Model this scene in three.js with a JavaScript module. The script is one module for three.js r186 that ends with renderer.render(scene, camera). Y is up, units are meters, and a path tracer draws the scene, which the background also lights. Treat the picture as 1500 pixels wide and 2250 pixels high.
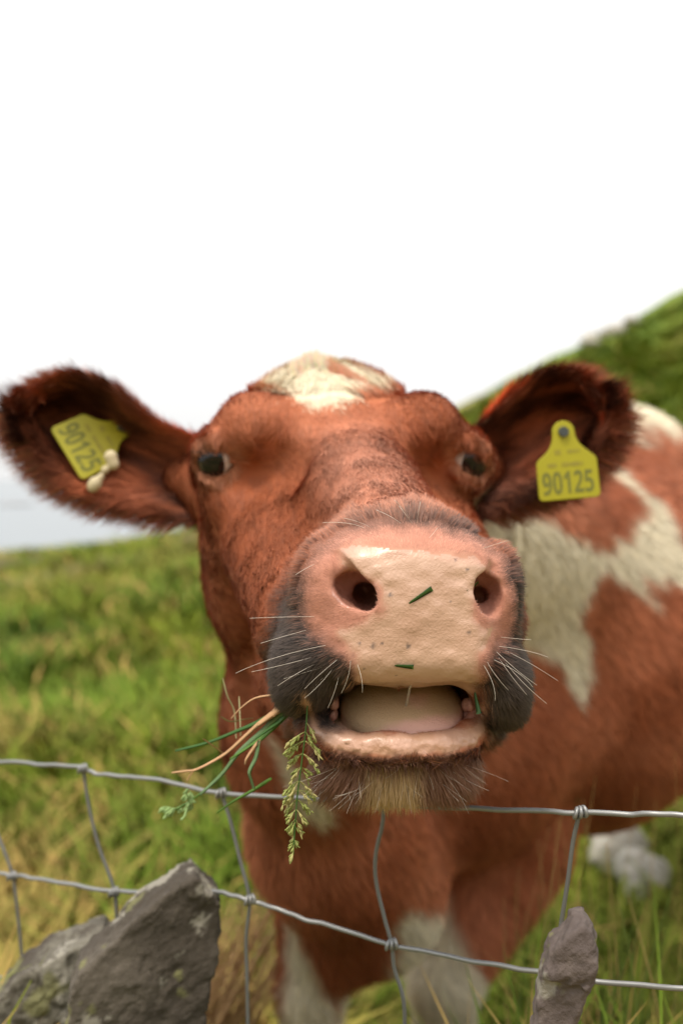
import * as THREE from 'three';
import { mergeGeometries } from 'three/addons/utils/BufferGeometryUtils.js';

// ---------------------------------------------------------------- camera, sky, sun, exposure
const W = 1500, H = 2250, F = 2000, HORIZON = 1052;           // photograph size, focal length and horizon row in its pixels
const EYE = new THREE.Vector3(0, 1.25, 0), PITCH = -Math.atan((H / 2 - HORIZON) / F);
const scene = new THREE.Scene();
const camera = new THREE.PerspectiveCamera(2 * Math.atan(H / 2 / F) * 180 / Math.PI, W / H, 0.05, 40000);
camera.position.copy(EYE); camera.rotation.x = PITCH;
camera.focus = 0.645; camera.userData.fStop = 3.3;
camera.updateMatrixWorld();

const skyW = 256, skyH = 128, skyData = new Float32Array(skyW * skyH * 4);
for (let j = 0; j < skyH; j++) for (let i = 0; i < skyW; i++) {     // overcast: the zenith brighter than the horizon
  const el = Math.sin(((j + 0.5) / skyH - 0.5) * Math.PI), g = 0.70 * (1 + 1.65 * Math.max(0, el)), o = (j * skyW + i) * 4;
  skyData[o] = g; skyData[o + 1] = g * 0.995; skyData[o + 2] = g * 0.985; skyData[o + 3] = 1;
}
const sky = new THREE.DataTexture(skyData, skyW, skyH, THREE.RGBAFormat, THREE.FloatType);
sky.mapping = THREE.EquirectangularReflectionMapping; sky.magFilter = THREE.LinearFilter; sky.needsUpdate = true;
scene.background = sky; scene.environment = sky;
const sun = new THREE.DirectionalLight(0xfff1de, 2.5);
sun.position.set(-1.3, 7, 0.9); sun.target.position.set(0.2, 0.8, -1); sun.castShadow = true; sun.shadow.radius = 24;
sun.shadow.mapSize.set(2048, 2048);
Object.assign(sun.shadow.camera, { left: -6, right: 6, top: 6, bottom: -6, near: 0.1, far: 20 });
scene.add(sun, sun.target);
const renderer = new THREE.WebGLRenderer({ antialias: true });
renderer.setSize(682, 1024); renderer.shadowMap.enabled = true;
renderer.toneMapping = THREE.LinearToneMapping; renderer.toneMappingExposure = 1.28;

// ---------------------------------------------------------------- helpers
const V = (x, y, z) => new THREE.Vector3(x, y, z);
const cp = Math.cos(PITCH), sp = Math.sin(PITCH);
function P(u, v, d) {                                          // the point seen at pixel (u, v), d metres in front of the lens
  const x = (u - W / 2) / F * d, y = -(v - H / 2) / F * d;
  return V(EYE.x + x, EYE.y + y * cp + d * sp, EYE.z + y * sp - d * cp);
}
function rng(seed) { let s = seed >>> 0; return () => { s = (s + 0x6D2B79F5) | 0; let t = Math.imul(s ^ (s >>> 15), 1 | s); t = (t + Math.imul(t ^ (t >>> 7), 61 | t)) ^ t; return ((t ^ (t >>> 14)) >>> 0) / 4294967296; }; }
function h3(x, y, z) { let n = Math.imul(x, 374761393) + Math.imul(y, 668265263) + Math.imul(z, 1274126177) | 0; n = Math.imul(n ^ (n >>> 13), 1274126177); return ((n ^ (n >>> 16)) >>> 0) / 4294967296; }
function noise(x, y, z) {
  const xi = Math.floor(x), yi = Math.floor(y), zi = Math.floor(z); let fx = x - xi, fy = y - yi, fz = z - zi;
  fx = fx * fx * (3 - 2 * fx); fy = fy * fy * (3 - 2 * fy); fz = fz * fz * (3 - 2 * fz);
  const L = (a, b, t) => a + (b - a) * t;
  return L(L(L(h3(xi, yi, zi), h3(xi + 1, yi, zi), fx), L(h3(xi, yi + 1, zi), h3(xi + 1, yi + 1, zi), fx), fy),
    L(L(h3(xi, yi, zi + 1), h3(xi + 1, yi, zi + 1), fx), L(h3(xi, yi + 1, zi + 1), h3(xi + 1, yi + 1, zi + 1), fx), fy), fz) * 2 - 1;
}
const fbm = (x, y, z, o = 4) => { let s = 0, a = 0.5; for (let i = 0; i < o; i++) { s += a * noise(x, y, z); x = x * 2.03 + 7.1; y = y * 2.03 + 3.7; z = z * 2.03 + 5.3; a *= 0.5; } return s; };
const clamp = (x, a = 0, b = 1) => x < a ? a : x > b ? b : x;
const sst = (a, b, x) => { const t = clamp((x - a) / (b - a)); return t * t * (3 - 2 * t); };
const mix3 = (a, b, t) => [a[0] + (b[0] - a[0]) * t, a[1] + (b[1] - a[1]) * t, a[2] + (b[2] - a[2]) * t];
const names = {};
function named(n) { const k = names[n] = (names[n] ?? -1) + 1; return k ? n + '_' + String(k).padStart(3, '0') : n; }
function tag(o, label, category, group, kind) { if (label) o.userData.label = label; if (category) o.userData.category = category; if (group) o.userData.group = group; if (kind) o.userData.kind = kind; return o; }
function mesh(name, g, m, parent) { const o = new THREE.Mesh(g, m); o.name = parent ? name : named(name); o.castShadow = o.receiveShadow = true; (parent || scene).add(o); return o; }
function group(name, at) { const o = new THREE.Group(); o.name = named(name); if (at) o.position.copy(at); scene.add(o); return o; }
const std = (o) => new THREE.MeshStandardMaterial(o), phys = (o) => new THREE.MeshPhysicalMaterial(o);
const rgb = (r, g, b) => new THREE.Color().setRGB(r, g, b);
function shift(g, at) { g.translate(-at.x, -at.y, -at.z); return g; }

// distance fields ------------------------------------------------
class Field {
  constructor() { this.ops = []; }
  put(f, c, R, k, sub) { this.ops.push({ f, x: c.x, y: c.y, z: c.z, R, k: k || 1e-6, sub: !!sub }); return this; }
  ell(c, [a, b, e], k, axes, sub) {                            // ellipsoid; axes = [right, up, forward]
    const [X, Y, Z] = axes || [V(1, 0, 0), V(0, 1, 0), V(0, 0, 1)], m = Math.min(a, b, e);
    const { x: cx, y: cy, z: cz } = c, xx = X.x, xy = X.y, xz = X.z, yx = Y.x, yy = Y.y, yz = Y.z, zx = Z.x, zy = Z.y, zz = Z.z;
    return this.put((x, y, z) => {
      x -= cx; y -= cy; z -= cz;
      const p = (x * xx + y * xy + z * xz) / a, q = (x * yx + y * yy + z * yz) / b, r = (x * zx + y * zy + z * zz) / e;
      const k0 = Math.sqrt(p * p + q * q + r * r), p2 = p / a, q2 = q / b, r2 = r / e, k1 = Math.sqrt(p2 * p2 + q2 * q2 + r2 * r2);
      return k1 < 1e-9 ? -m : k0 * (k0 - 1) / k1;
    }, c, Math.max(a, b, e), k, sub);
  }
  cone(A, ra, B, rb, k, sub) {                                 // tapered capsule
    const dx = B.x - A.x, dy = B.y - A.y, dz = B.z - A.z, l2 = dx * dx + dy * dy + dz * dz, ax = A.x, ay = A.y, az = A.z;
    return this.put((x, y, z) => {
      x -= ax; y -= ay; z -= az;
      let t = (x * dx + y * dy + z * dz) / l2; t = t < 0 ? 0 : t > 1 ? 1 : t;
      const p = x - dx * t, q = y - dy * t, r = z - dz * t;
      return Math.sqrt(p * p + q * q + r * r) - (ra + (rb - ra) * t);
    }, A.clone().add(B).multiplyScalar(0.5), Math.sqrt(l2) / 2 + Math.max(ra, rb), k, sub);
  }
  chain(pts, r, k, sub) { for (let i = 0; i + 1 < pts.length; i++) this.cone(pts[i], Array.isArray(r) ? r[i] : r, pts[i + 1], Array.isArray(r) ? r[i + 1] : r, k, sub); return this; }
  box(c, [a, b, e], r, k, axes) {
    const [X, Y, Z] = axes;
    return this.put((x, y, z) => {
      x -= c.x; y -= c.y; z -= c.z;
      const p = Math.abs(x * X.x + y * X.y + z * X.z) - a, q = Math.abs(x * Y.x + y * Y.y + z * Y.z) - b, s = Math.abs(x * Z.x + y * Z.y + z * Z.z) - e;
      const p1 = Math.max(p, 0), q1 = Math.max(q, 0), s1 = Math.max(s, 0);
      return Math.sqrt(p1 * p1 + q1 * q1 + s1 * s1) + Math.min(Math.max(p, q, s), 0) - r;
    }, c, Math.hypot(a, b, e) + r, k);
  }
  at(x, y, z) {
    let d = this.warp && z > -0.765 ? this.warp(x, y, z) : 0; const w = d; d = 1e3;
    for (const o of this.ops) {
      const ex = x - o.x, ey = y - o.y, ez = z - o.z, lb = Math.sqrt(ex * ex + ey * ey + ez * ez) - o.R, k = o.k;
      if (o.sub) {
        if (lb + d > k) continue;
        const e = -o.f(x, y, z), h = k - Math.abs(d - e);
        d = Math.max(d, e) + (h > 0 ? h * h / (4 * k) : 0);
      } else {
        if (lb > d + k) continue;
        const e = o.f(x, y, z), h = k - Math.abs(d - e);
        d = Math.min(d, e) - (h > 0 ? h * h / (4 * k) : 0);
      }
    }
    return d + w;
  }
  grad(x, y, z, e = 0.0015) {
    const g = V(this.at(x + e, y, z) - this.at(x - e, y, z), this.at(x, y + e, z) - this.at(x, y - e, z), this.at(x, y, z + e) - this.at(x, y, z - e));
    return g.lengthSq() > 1e-16 ? g.normalize() : g.set(0, 1, 0);
  }
  hit(u, v, d0 = 0.4, d1 = 5) {                                // the surface point behind pixel (u, v), or the nearest miss
    const dir = P(u, v, 1).sub(EYE).normalize(); let t = d0, best = 1e9, bt = t;
    for (let i = 0; i < 300 && t < d1; i++) {
      const p = EYE.clone().addScaledVector(dir, t), d = this.at(p.x, p.y, p.z);
      if (d < best) { best = d; bt = t; }
      if (d < 0.0004) break;
      t += Math.max(d * 0.7, 0.0003);
    }
    return EYE.clone().addScaledVector(dir, bt);
  }
}
function surface(field, lo, hi, h, skip, gradEps = 0.0015) {            // surface nets on a grid, vertices pulled onto the field
  const nx = Math.ceil((hi.x - lo.x) / h) + 1, ny = Math.ceil((hi.y - lo.y) / h) + 1, nz = Math.ceil((hi.z - lo.z) / h) + 1, B = 8;
  const D = new Float32Array(nx * ny * nz).fill(9), I = (i, j, k) => (k * ny + j) * nx + i;
  for (let k0 = 0; k0 < nz; k0 += B) for (let j0 = 0; j0 < ny; j0 += B) for (let i0 = 0; i0 < nx; i0 += B) {
    const d = field.at(lo.x + (i0 + B / 2) * h, lo.y + (j0 + B / 2) * h, lo.z + (k0 + B / 2) * h);
    const far = Math.abs(d) > B * h * 0.87 * 1.7, s = d < 0 ? -9 : 9;
    for (let k = k0; k < Math.min(k0 + B, nz); k++) for (let j = j0; j < Math.min(j0 + B, ny); j++) for (let i = i0; i < Math.min(i0 + B, nx); i++)
      D[I(i, j, k)] = far ? s : field.at(lo.x + i * h, lo.y + j * h, lo.z + k * h);
  }
  const id = new Int32Array(nx * ny * nz).fill(-1), pos = [], nor = [], idx = [];
  for (let k = 0; k < nz - 1; k++) for (let j = 0; j < ny - 1; j++) for (let i = 0; i < nx - 1; i++) {
    let m = 0, sx = 0, sy = 0, sz = 0, n = 0; const c = [];
    for (let b = 0; b < 8; b++) { const d = D[I(i + (b & 1), j + (b >> 1 & 1), k + (b >> 2))]; c.push(d); if (d < 0) m |= 1 << b; }
    if (m === 0 || m === 255) continue;
    for (let b = 0; b < 8; b++) for (const ax of [1, 2, 4]) {
      if (b & ax) continue; const e = b | ax; if ((c[b] < 0) === (c[e] < 0)) continue;
      const t = c[b] / (c[b] - c[e]); sx += (b & 1) + (ax === 1 ? t : 0); sy += (b >> 1 & 1) + (ax === 2 ? t : 0); sz += (b >> 2) + (ax === 4 ? t : 0); n++;
    }
    let x = lo.x + (i + sx / n) * h, y = lo.y + (j + sy / n) * h, z = lo.z + (k + sz / n) * h;
    for (let r = 0; r < 2; r++) { const g = field.grad(x, y, z, gradEps), d = clamp(field.at(x, y, z), -h * 0.5, h * 0.5); x -= g.x * d; y -= g.y * d; z -= g.z * d; }
    const g = field.grad(x, y, z, gradEps);
    id[I(i, j, k)] = pos.length / 3; pos.push(x, y, z); nor.push(g.x, g.y, g.z);
  }
  const quad = (a, b, c, d, flip) => { if (a < 0 || b < 0 || c < 0 || d < 0) return; if (skip && skip(pos[a * 3], pos[a * 3 + 1], pos[a * 3 + 2])) return; flip ? idx.push(a, c, b, a, d, c) : idx.push(a, b, c, a, c, d); };
  for (let k = 1; k < nz - 1; k++) for (let j = 1; j < ny - 1; j++) for (let i = 1; i < nx - 1; i++) {
    const s = D[I(i, j, k)] < 0;
    if (s !== (D[I(i + 1, j, k)] < 0)) quad(id[I(i, j - 1, k - 1)], id[I(i, j, k - 1)], id[I(i, j, k)], id[I(i, j - 1, k)], !s);
    if (s !== (D[I(i, j + 1, k)] < 0)) quad(id[I(i - 1, j, k - 1)], id[I(i - 1, j, k)], id[I(i, j, k)], id[I(i, j, k - 1)], !s);
    if (s !== (D[I(i, j, k + 1)] < 0)) quad(id[I(i - 1, j - 1, k)], id[I(i, j - 1, k)], id[I(i, j, k)], id[I(i - 1, j, k)], !s);
  }
  return { pos, nor, idx };
}
function toGeometry({ pos, nor, idx, col, uv }) {
  const g = new THREE.BufferGeometry(), f = (a, n) => new THREE.BufferAttribute(a instanceof Float32Array ? a : new Float32Array(a), n);
  g.setAttribute('position', f(pos, 3)); if (nor) g.setAttribute('normal', f(nor, 3)); if (col) g.setAttribute('color', f(col, 3)); if (uv) g.setAttribute('uv', f(uv, 2));
  if (idx) g.setIndex(new THREE.BufferAttribute(new Uint32Array(idx), 1)); if (!nor) g.computeVertexNormals();
  return g;
}
function joined(parts) { const o = { pos: [], nor: [], idx: [] }; for (const p of parts) { const b = o.pos.length / 3; for (const x of p.pos) o.pos.push(x); for (const x of p.nor) o.nor.push(x); for (const x of p.idx) o.idx.push(x + b); } return o; }
function polyDist(pts, x, y) {                                 // signed distance to a polygon, negative inside
  let d = 1e9, s = 1;
  for (let i = 0, j = pts.length - 1; i < pts.length; j = i++) {
    const [ax, ay] = pts[i], [bx, by] = pts[j], ex = bx - ax, ey = by - ay, wx = x - ax, wy = y - ay, t = clamp((wx * ex + wy * ey) / (ex * ex + ey * ey)), px = wx - ex * t, py = wy - ey * t;
    d = Math.min(d, px * px + py * py);
    if ((ay > y) !== (by > y) && x < (bx - ax) * (y - ay) / (by - ay) + ax) s = -s;
  }
  return s * Math.sqrt(d);
}
// ---------------------------------------------------------------- cow: the field of its body
const cow = new Field(), HA = P(740, 1040, 1.0), HN = P(888, 1340, 0.62);
const hf = HN.clone().sub(HA).normalize(), hr = V(0, 1, 0).cross(hf).normalize(), hu = hf.clone().cross(hr);
const headAxes = [hr, hu, hf], bodyDir = V(0.66, 0, -0.75).normalize(), bodySide = V(0.75, 0, 0.66).normalize(), bodyAxes = [bodySide, V(0, 1, 0), bodyDir];
const he = (u, v, d, r, k, sub) => cow.ell(P(u, v, d), r, k, headAxes, sub), ce = (u, v, d, r, k, ax, sub) => cow.ell(P(u, v, d), r, k, ax, sub);
// trunk, neck and legs
cow.ell(V(1.16, 0.90, -2.62), [0.34, 0.49, 1.0], 0.05, bodyAxes);
cow.ell(V(0.60, 1.12, -2.0), [0.2, 0.29, 0.34], 0.1, bodyAxes);
cow.ell(V(0.47, 0.92, -1.80), [0.28, 0.36, 0.3], 0.1, bodyAxes);
cow.ell(V(0.17, 0.86, -1.56), [0.23, 0.27, 0.22], 0.1);
cow.ell(V(1.7, 1.05, -3.2), [0.29, 0.36, 0.4], 0.1, bodyAxes);
cow.cone(P(740, 1120, 1.12), 0.115, V(0.40, 1.06, -1.85), 0.26, 0.08);
cow.chain([P(670, 1420, 1.10), P(672, 1600, 1.16), P(735, 1830, 1.30), P(800, 1960, 1.42)], [0.09, 0.09, 0.105, 0.12], 0.07);
const legs = [[P(745, 1900, 1.42), P(682, 2160, 1.42), 0.075, 0.05], [P(1110, 1850, 1.64), P(975, 2150, 1.55), 0.115, 0.055], [V(1.55, 0.8, -3.6), V(1.55, 0.5, -3.75), 0.13, 0.06], [V(2.05, 0.8, -3.1), V(2.0, 0.5, -3.2), 0.13, 0.06]];
for (const [a, b, ra, rb] of legs) {
  const f = V(b.x, 0.13, b.z - 0.02), g = V(b.x, 0.03, b.z + 0.03);
  cow.cone(a, ra, b, rb, 0.06); cow.cone(b, rb, V(b.x, b.y - 0.17, b.z), rb * 0.66, 0.02); cow.cone(V(b.x, b.y - 0.17, b.z), rb * 0.66, f, rb * 0.72, 0.02); cow.cone(f, rb * 0.8, g, rb * 1.05, 0.02);
}
// skull
he(735, 1005, 1.03, [0.105, 0.085, 0.11], 0.05);
he(745, 975, 0.975, [0.085, 0.055, 0.07], 0.03);
he(722, 938, 1.02, [0.085, 0.045, 0.06], 0.05);
he(708, 904, 1.005, [0.050, 0.034, 0.05], 0.055);
he(570, 940, 0.935, [0.044, 0.038, 0.05], 0.022);
he(932, 944, 0.945, [0.038, 0.038, 0.05], 0.022);
cow.cone(P(750, 1030, 0.96), 0.068, P(893, 1262, 0.70), 0.046, 0.03);
cow.cone(P(570, 1130, 0.99), 0.055, P(690, 1360, 0.77), 0.05, 0.04);
cow.cone(P(925, 1130, 1.0), 0.05, P(1030, 1360, 0.78), 0.045, 0.04);
he(545, 1240, 1.03, [0.05, 0.10, 0.085], 0.04);
he(930, 1270, 1.04, [0.045, 0.09, 0.08], 0.04);
he(505, 1085, 0.955, [0.028, 0.03, 0.05], 0.025);
he(490, 1005, 0.955, [0.033, 0.034, 0.04], 0.025);
he(1008, 1010, 0.972, [0.033, 0.035, 0.04], 0.025);
cow.cone(P(588, 988, 0.882), 0.011, P(652, 1034, 0.868), 0.010, 0.028, true);
cow.cone(P(960, 1000, 0.895), 0.010, P(985, 1050, 0.88), 0.010, 0.03, true);
// muzzle
ce(885, 1312, 0.705, [0.080, 0.068, 0.07], 0.022);
cow.box(P(903, 1345, 0.668), [0.036, 0.030, 0.012], 0.02, 0.016, [V(1, 0, 0), V(0, 0.985, -0.17), V(0, 0.17, 0.985)]);
ce(688, 1440, 0.695, [0.027, 0.044, 0.05], 0.02, [V(0.93, -0.36, 0), V(0.36, 0.93, 0), V(0, 0, 1)]);
ce(1080, 1470, 0.70, [0.024, 0.043, 0.05], 0.02, [V(0.96, 0.28, 0), V(-0.28, 0.96, 0), V(0, 0, 1)]);
ce(712, 1285, 0.685, [0.02, 0.034, 0.035], 0.015);
ce(1090, 1300, 0.69, [0.015, 0.034, 0.035], 0.015);
// lower jaw, chin and lip
cow.cone(P(690, 1500, 1.0), 0.065, P(865, 1620, 0.76), 0.044, 0.03);
cow.box(P(868, 1672, 0.702), [0.038, 0.004, 0.010], 0.022, 0.016, [V(1, 0, 0), V(0, 1, 0), V(0, 0, 1)]);
ce(1052, 1530, 0.80, [0.022, 0.035, 0.07], 0.02); ce(672, 1520, 0.80, [0.022, 0.035, 0.07], 0.02); ce(870, 1560, 0.9, [0.07, 0.04, 0.05], 0.03);
ce(884, 1541, 0.745, [0.0555, 0.0265, 0.125], 0.006, undefined, true);
const lipLine = new THREE.CatmullRomCurve3([P(676, 1528, 0.735), P(690, 1588, 0.697), P(745, 1634, 0.668), P(875, 1643, 0.656), P(1000, 1633, 0.668), P(1048, 1592, 0.697), P(1062, 1538, 0.735)]).getPoints(26);
cow.chain(lipLine, lipLine.map((_, i) => 0.0075 + 0.0016 * Math.sin(Math.PI * i / 26) + 0.0009 * Math.sin(i * 1.7)), 0.007);
// nostrils
const roll = (a) => [V(Math.cos(a), Math.sin(a), 0), V(-Math.sin(a), Math.cos(a), 0), V(0, 0, 1)];
const holes = [[P(783, 1296, 0.650), [0.0168, 0.0118, 0.022], roll(-0.5)], [P(804, 1308, 0.675), [0.0105, 0.009, 0.045], roll(-0.3)], [P(1066, 1304, 0.652), [0.0115, 0.0150, 0.020], roll(0.3)]];
for (const [c, r, ax] of holes) cow.ell(c, r, 0.006, ax, true);
{ const a = cow.hit(754, 1254), b = cow.hit(738, 1218); cow.cone(P(774, 1284, 0.646), 0.0095, a, 0.0065, 0.005, true); cow.cone(a, 0.0065, b, 0.003, 0.004, true); };
cow.cone(P(1058, 1300, 0.652), 0.007, P(1050, 1310, 0.69), 0.006, 0.005, true);
cow.cone(P(1068, 1285, 0.648), 0.006, P(1080, 1246, 0.655), 0.003, 0.005, true);
// eye sockets and lids
const eyes = [[P(478, 1010, 0.924), 0.0205, V(-0.6, -0.22, 0.77)], [P(1028, 1012, 0.940), 0.021, V(0.62, -0.22, 0.75)]];
for (const [c, r] of eyes) cow.ell(c, [r * 1.02, r * 1.02, r * 1.02], 0.004, undefined, true);
const lid = (pts, d) => pts.map(([u, v, e = 0]) => P(u, v, d + e));
cow.chain(lid([[436, 1022, .016], [442, 986, 0.004], [474, 970, -.008], [516, 995, 0], [556, 1022, .01]], 0.920), [0.005, 0.0075, 0.009, 0.0078, 0.004], 0.008);
cow.chain(lid([[436, 1022, .016], [450, 1048, 0.004], [480, 1058, -.002], [518, 1040, 0.000], [556, 1022, .01]], 0.920), [0.004, 0.0042, 0.0045, 0.0045, 0.004], 0.007);
cow.chain(lid([[994, 1008, .006], [1006, 978, -.002], [1032, 968, -.008], [1058, 990, -.002], [1070, 1030, .02]], 0.930), [0.004, 0.0055, 0.0065, 0.008, 0.007], 0.009);
cow.chain(lid([[994, 1008, .006], [1003, 1034, 0], [1024, 1050, 0], [1050, 1056, .01], [1070, 1030, .02]], 0.930), 0.0045, 0.009);
// ear roots
cow.cone(P(470, 1062, 1.05), 0.042, P(410, 1050, 1.07), 0.026, 0.03);
cow.cone(P(1000, 1045, 1.06), 0.042, P(1060, 1030, 1.08), 0.026, 0.03);

cow.warp = (x, y, z) => y < 1.06 ? 0.0011 * noise(x * 170, y * 210, z * 170) + 0.0007 * noise(x * 420, y * 420, z * 420) : 0.0007 * noise(x * 120, y * 150, z * 120);   // small unevenness of the skin
const boxM = [V(-0.09, 0.955, -0.765), V(0.175, 1.27, -0.57)], boxH = [V(-0.24, 0.86, -1.26), V(0.24, 1.44, -0.765)];
const within = (b, e) => (x, y, z) => x > b[0].x + e && x < b[1].x - e && y > b[0].y + e && y < b[1].y - e && z > b[0].z + e && z < b[1].z - e;
const inM = within(boxM, 0.003), inH = within(boxH, 0.012), inHM = (x, y, z) => inH(x, y, z) || (inM(x, y, z) && z > -0.765);
const QUICK = globalThis.QUICK ?? 1;
const cowM = surface(cow, boxM[0], boxM[1], 0.0015 * QUICK), cowH = surface(cow, V(-0.24, 0.86, -1.26), V(0.24, 1.44, -0.757), 0.0034 * QUICK);
const cowB = surface(cow, V(-0.5, -0.05, -4.4), V(2.5, 1.6, -0.9), 0.016 * QUICK, inHM, 0.004);
// ---------------------------------------------------------------- land and sea
const prof = [[-40, -3.5], [-16, -2.1], [-9.4, -1.25], [-6.5, -0.85], [-3.9, -0.40], [0, 1.4], [3.1, 3.2], [5.2, 4.25], [6.6, 4.9], [7.8, 5.45], [9.4, 6.4], [14, 8.1], [22, 11], [40, 14]];
function profile(x) { for (let i = 1; i < prof.length; i++) if (x < prof[i][0] || i === prof.length - 1) { const [a, b] = prof[i - 1], [c, d] = prof[i]; return b + (d - b) * clamp((x - a) / (c - a), 0, 1); } }
const bankShape = [[-9, 0], [-1.5, 0], [-1.3, 0.06], [-1.12, 0.26], [-0.95, 0.48], [-0.8, 0.62], [-0.6, 0.7], [-0.3, 0.66], [0.4, 0.2], [1.2, 0], [99, 0]];
function bank(z) { for (let i = 1; i < bankShape.length; i++) if (z < bankShape[i][0]) { const [a, b] = bankShape[i - 1], [c, d] = bankShape[i]; return b + (d - b) * sst(0, 1, (z - a) / (c - a)); } return 0; }
function ground(x, z) {
  const D = -z, t = clamp((D - 2.5) / 22.5), rise = t * (0.35 + 0.65 * t);
  let y = profile(x) * rise + bank(z) * (1 - sst(3, 6, Math.abs(x)));
  const lumps = sst(1.8, 5, Math.hypot(x, z));
  y += lumps * (0.16 * fbm(x * 0.55, 3.1, z * 0.55, 3) + 0.10 * fbm(x * 1.9, 9.2, z * 1.9, 2));
  if (z > 2.5) y += (z - 2.5) * 0.45;                          // the hillside goes on up behind the viewer
  if (D > 25) y -= (D - 25) * 1.5 * sst(25, 32, D);
  if (x < -14) y -= (-14 - x) * 0.8;
  return Math.max(y, -34);
}
const steps = (a, b, n, f) => Array.from({ length: n + 1 }, (_, i) => a + (b - a) * f(i / n));
const gx = steps(-45, 45, 260, (t) => 0.5 + 0.5 * Math.sign(t - 0.5) * Math.pow(Math.abs(2 * t - 1), 1.9)), gz = steps(2.2, -52, 300, (t) => 0.25 * t + 0.75 * Math.pow(t, 2.2)); gz.unshift(22, 16, 12, 9, 7, 5.5, 4.4, 3.4, 2.8);
const GREEN = [0.10, 0.155, 0.014], MOSS = [0.155, 0.185, 0.016], STRAW = [0.40, 0.27, 0.085], DEEP = [0.04, 0.085, 0.010], EARTH = [0.075, 0.055, 0.03], HEATH = [0.28, 0.16, 0.15];
function turf(x, z) {                                          // the mix of greens, straw and heather that grows here
  const a = fbm(x * 0.8, 1.7, z * 0.8, 4), b = fbm(x * 2.3 + 9, 4.2, z * 1.6, 3), c = fbm(x * 0.35, 8.8, z * 0.35, 3);
  let k = mix3(GREEN, MOSS, sst(-0.15, 0.3, a + 0.3 * b)); k = mix3(k, DEEP, 0.8 * sst(0.08, 0.36, b - 0.35 * a));
  const near = 1 - sst(3, 8, -z);
  k = mix3(k, STRAW, sst(0.1, 0.45, c + 0.5 * b + 0.46 * near - 0.06) * (0.35 + 0.55 * near));
  if (x < 1 && -z > 9) k = mix3(k, HEATH, 0.6 * sst(0.22, 0.4, fbm(x * 0.9 + 3, 2.2, z * 0.5 + 6, 2)));
  return k;
}
{
  const pos = [], col = [], idx = [], n = gx.length;
  for (const z of gz) for (const x of gx) { pos.push(x, ground(x, z), z); const k = mix3(turf(x, z), EARTH, -z < 2 ? 0.55 : 0.2 - 0.2 * sst(4, 9, -z)); col.push(...k); }
  for (let j = 0; j + 1 < gz.length; j++) for (let i = 0; i + 1 < n; i++) { const a = j * n + i; idx.push(a, a + 1, a + n + 1, a, a + n + 1, a + n); }
  const g = toGeometry({ pos, col, idx }); 
  tag(mesh('ground', g, std({ vertexColors: true, roughness: 1 })), 'rough green pasture falling away to the sea on one side', 'ground', null, 'structure');
}
{
  const g = new THREE.CircleGeometry(32000, 128); g.rotateX(-Math.PI / 2); g.translate(0, -30, 0);
  tag(mesh('sea', g, std({ color: rgb(0.12, 0.15, 0.17), roughness: 0.2 })), 'pale grey sea beyond the grassy brow', 'sea', null, 'structure');
  const f = new Field(); const c = V(-382, -30, -1075);
  for (const [x, z, r] of [[-16, 0, 7], [-6, 2, 9], [6, -1, 7], [15, 1, 5]]) f.ell(V(c.x + x, -30, c.z + z), [r * 1.3, r * 0.42, r], 4);
  const s = surface(f, V(c.x - 40, -33, c.z - 16), V(c.x + 40, -24, c.z + 16), 1.0, null, 0.3);
  tag(mesh('islet', toGeometry(s), std({ color: rgb(0.24, 0.25, 0.26), roughness: 1 })), 'low grey rocky islet far out on the sea', 'islet', null, 'structure');
}
// tufts of grass: real blades, countless
const grassMat = phys({ vertexColors: true, roughness: 0.8, specularIntensity: 0.25, side: THREE.DoubleSide });
function sward(name, label, n, blades, seed, spot, shape, tint) {        // shape(x, z, R) = [height, spread, width]
  const R = rng(seed), pos = [], nor = [], col = [], idx = [];
  for (let k = 0, tries = 0; k < n && tries < n * 6; tries++) {
    const at = spot(R); if (!at) continue; k++;
    const [x, z] = at, [hh, spread, width] = shape(x, z, R), y0 = ground(x, z) - 0.01, t0 = tint(x, z, R), lx = (R() - 0.5) * 0.8, lz = (R() - 0.5) * 0.8;
    for (let i = 0; i < blades; i++) {
      const a = R() * 6.283, r0 = spread * 0.4 * Math.sqrt(R()), h = hh * (0.5 + 0.7 * R()), lean = spread * (0.3 + 0.9 * R()), b = a + (R() - 0.5) * 1.6, w = width * (0.6 + 0.8 * R()), q = 0.8 + 0.4 * R(), c = R() < 0.06 ? STRAW : t0;
      const px = x + Math.cos(a) * r0, pz = z + Math.sin(a) * r0, dx = Math.cos(b) + lx, dz = Math.sin(b) + lz, v = pos.length / 3, f = R() * 6.283, sx = Math.cos(f) * w, sz = Math.sin(f) * w;
      pos.push(px + sx, y0, pz + sz, px - sx, y0, pz - sz, px + dx * lean * 0.35 + sx * 0.8, y0 + h * 0.6, pz + dz * lean * 0.35 + sz * 0.8, px + dx * lean * 0.35 - sx * 0.8, y0 + h * 0.6, pz + dz * lean * 0.35 - sz * 0.8, px + dx * lean, y0 + h * 0.85, pz + dz * lean);
      for (let e = 0; e < 5; e++) { nor.push(sz / w * 0.35, 0.93, -sx / w * 0.35); col.push(c[0] * q, c[1] * q, c[2] * q); }
      const up = sx * dz - sz * dx > 0; up ? idx.push(v, v + 1, v + 3, v, v + 3, v + 2, v + 2, v + 3, v + 4) : idx.push(v, v + 3, v + 1, v, v + 2, v + 3, v + 2, v + 4, v + 3);
    }
  }
  for (let i = 0; i < nor.length; i += 3) { const l = Math.hypot(nor[i], nor[i + 1], nor[i + 2]); nor[i] /= l; nor[i + 1] /= l; nor[i + 2] /= l; }
  tag(mesh(name, toGeometry({ pos, nor, col, idx }), grassMat), label, 'grass', null, 'stuff');
}
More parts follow.
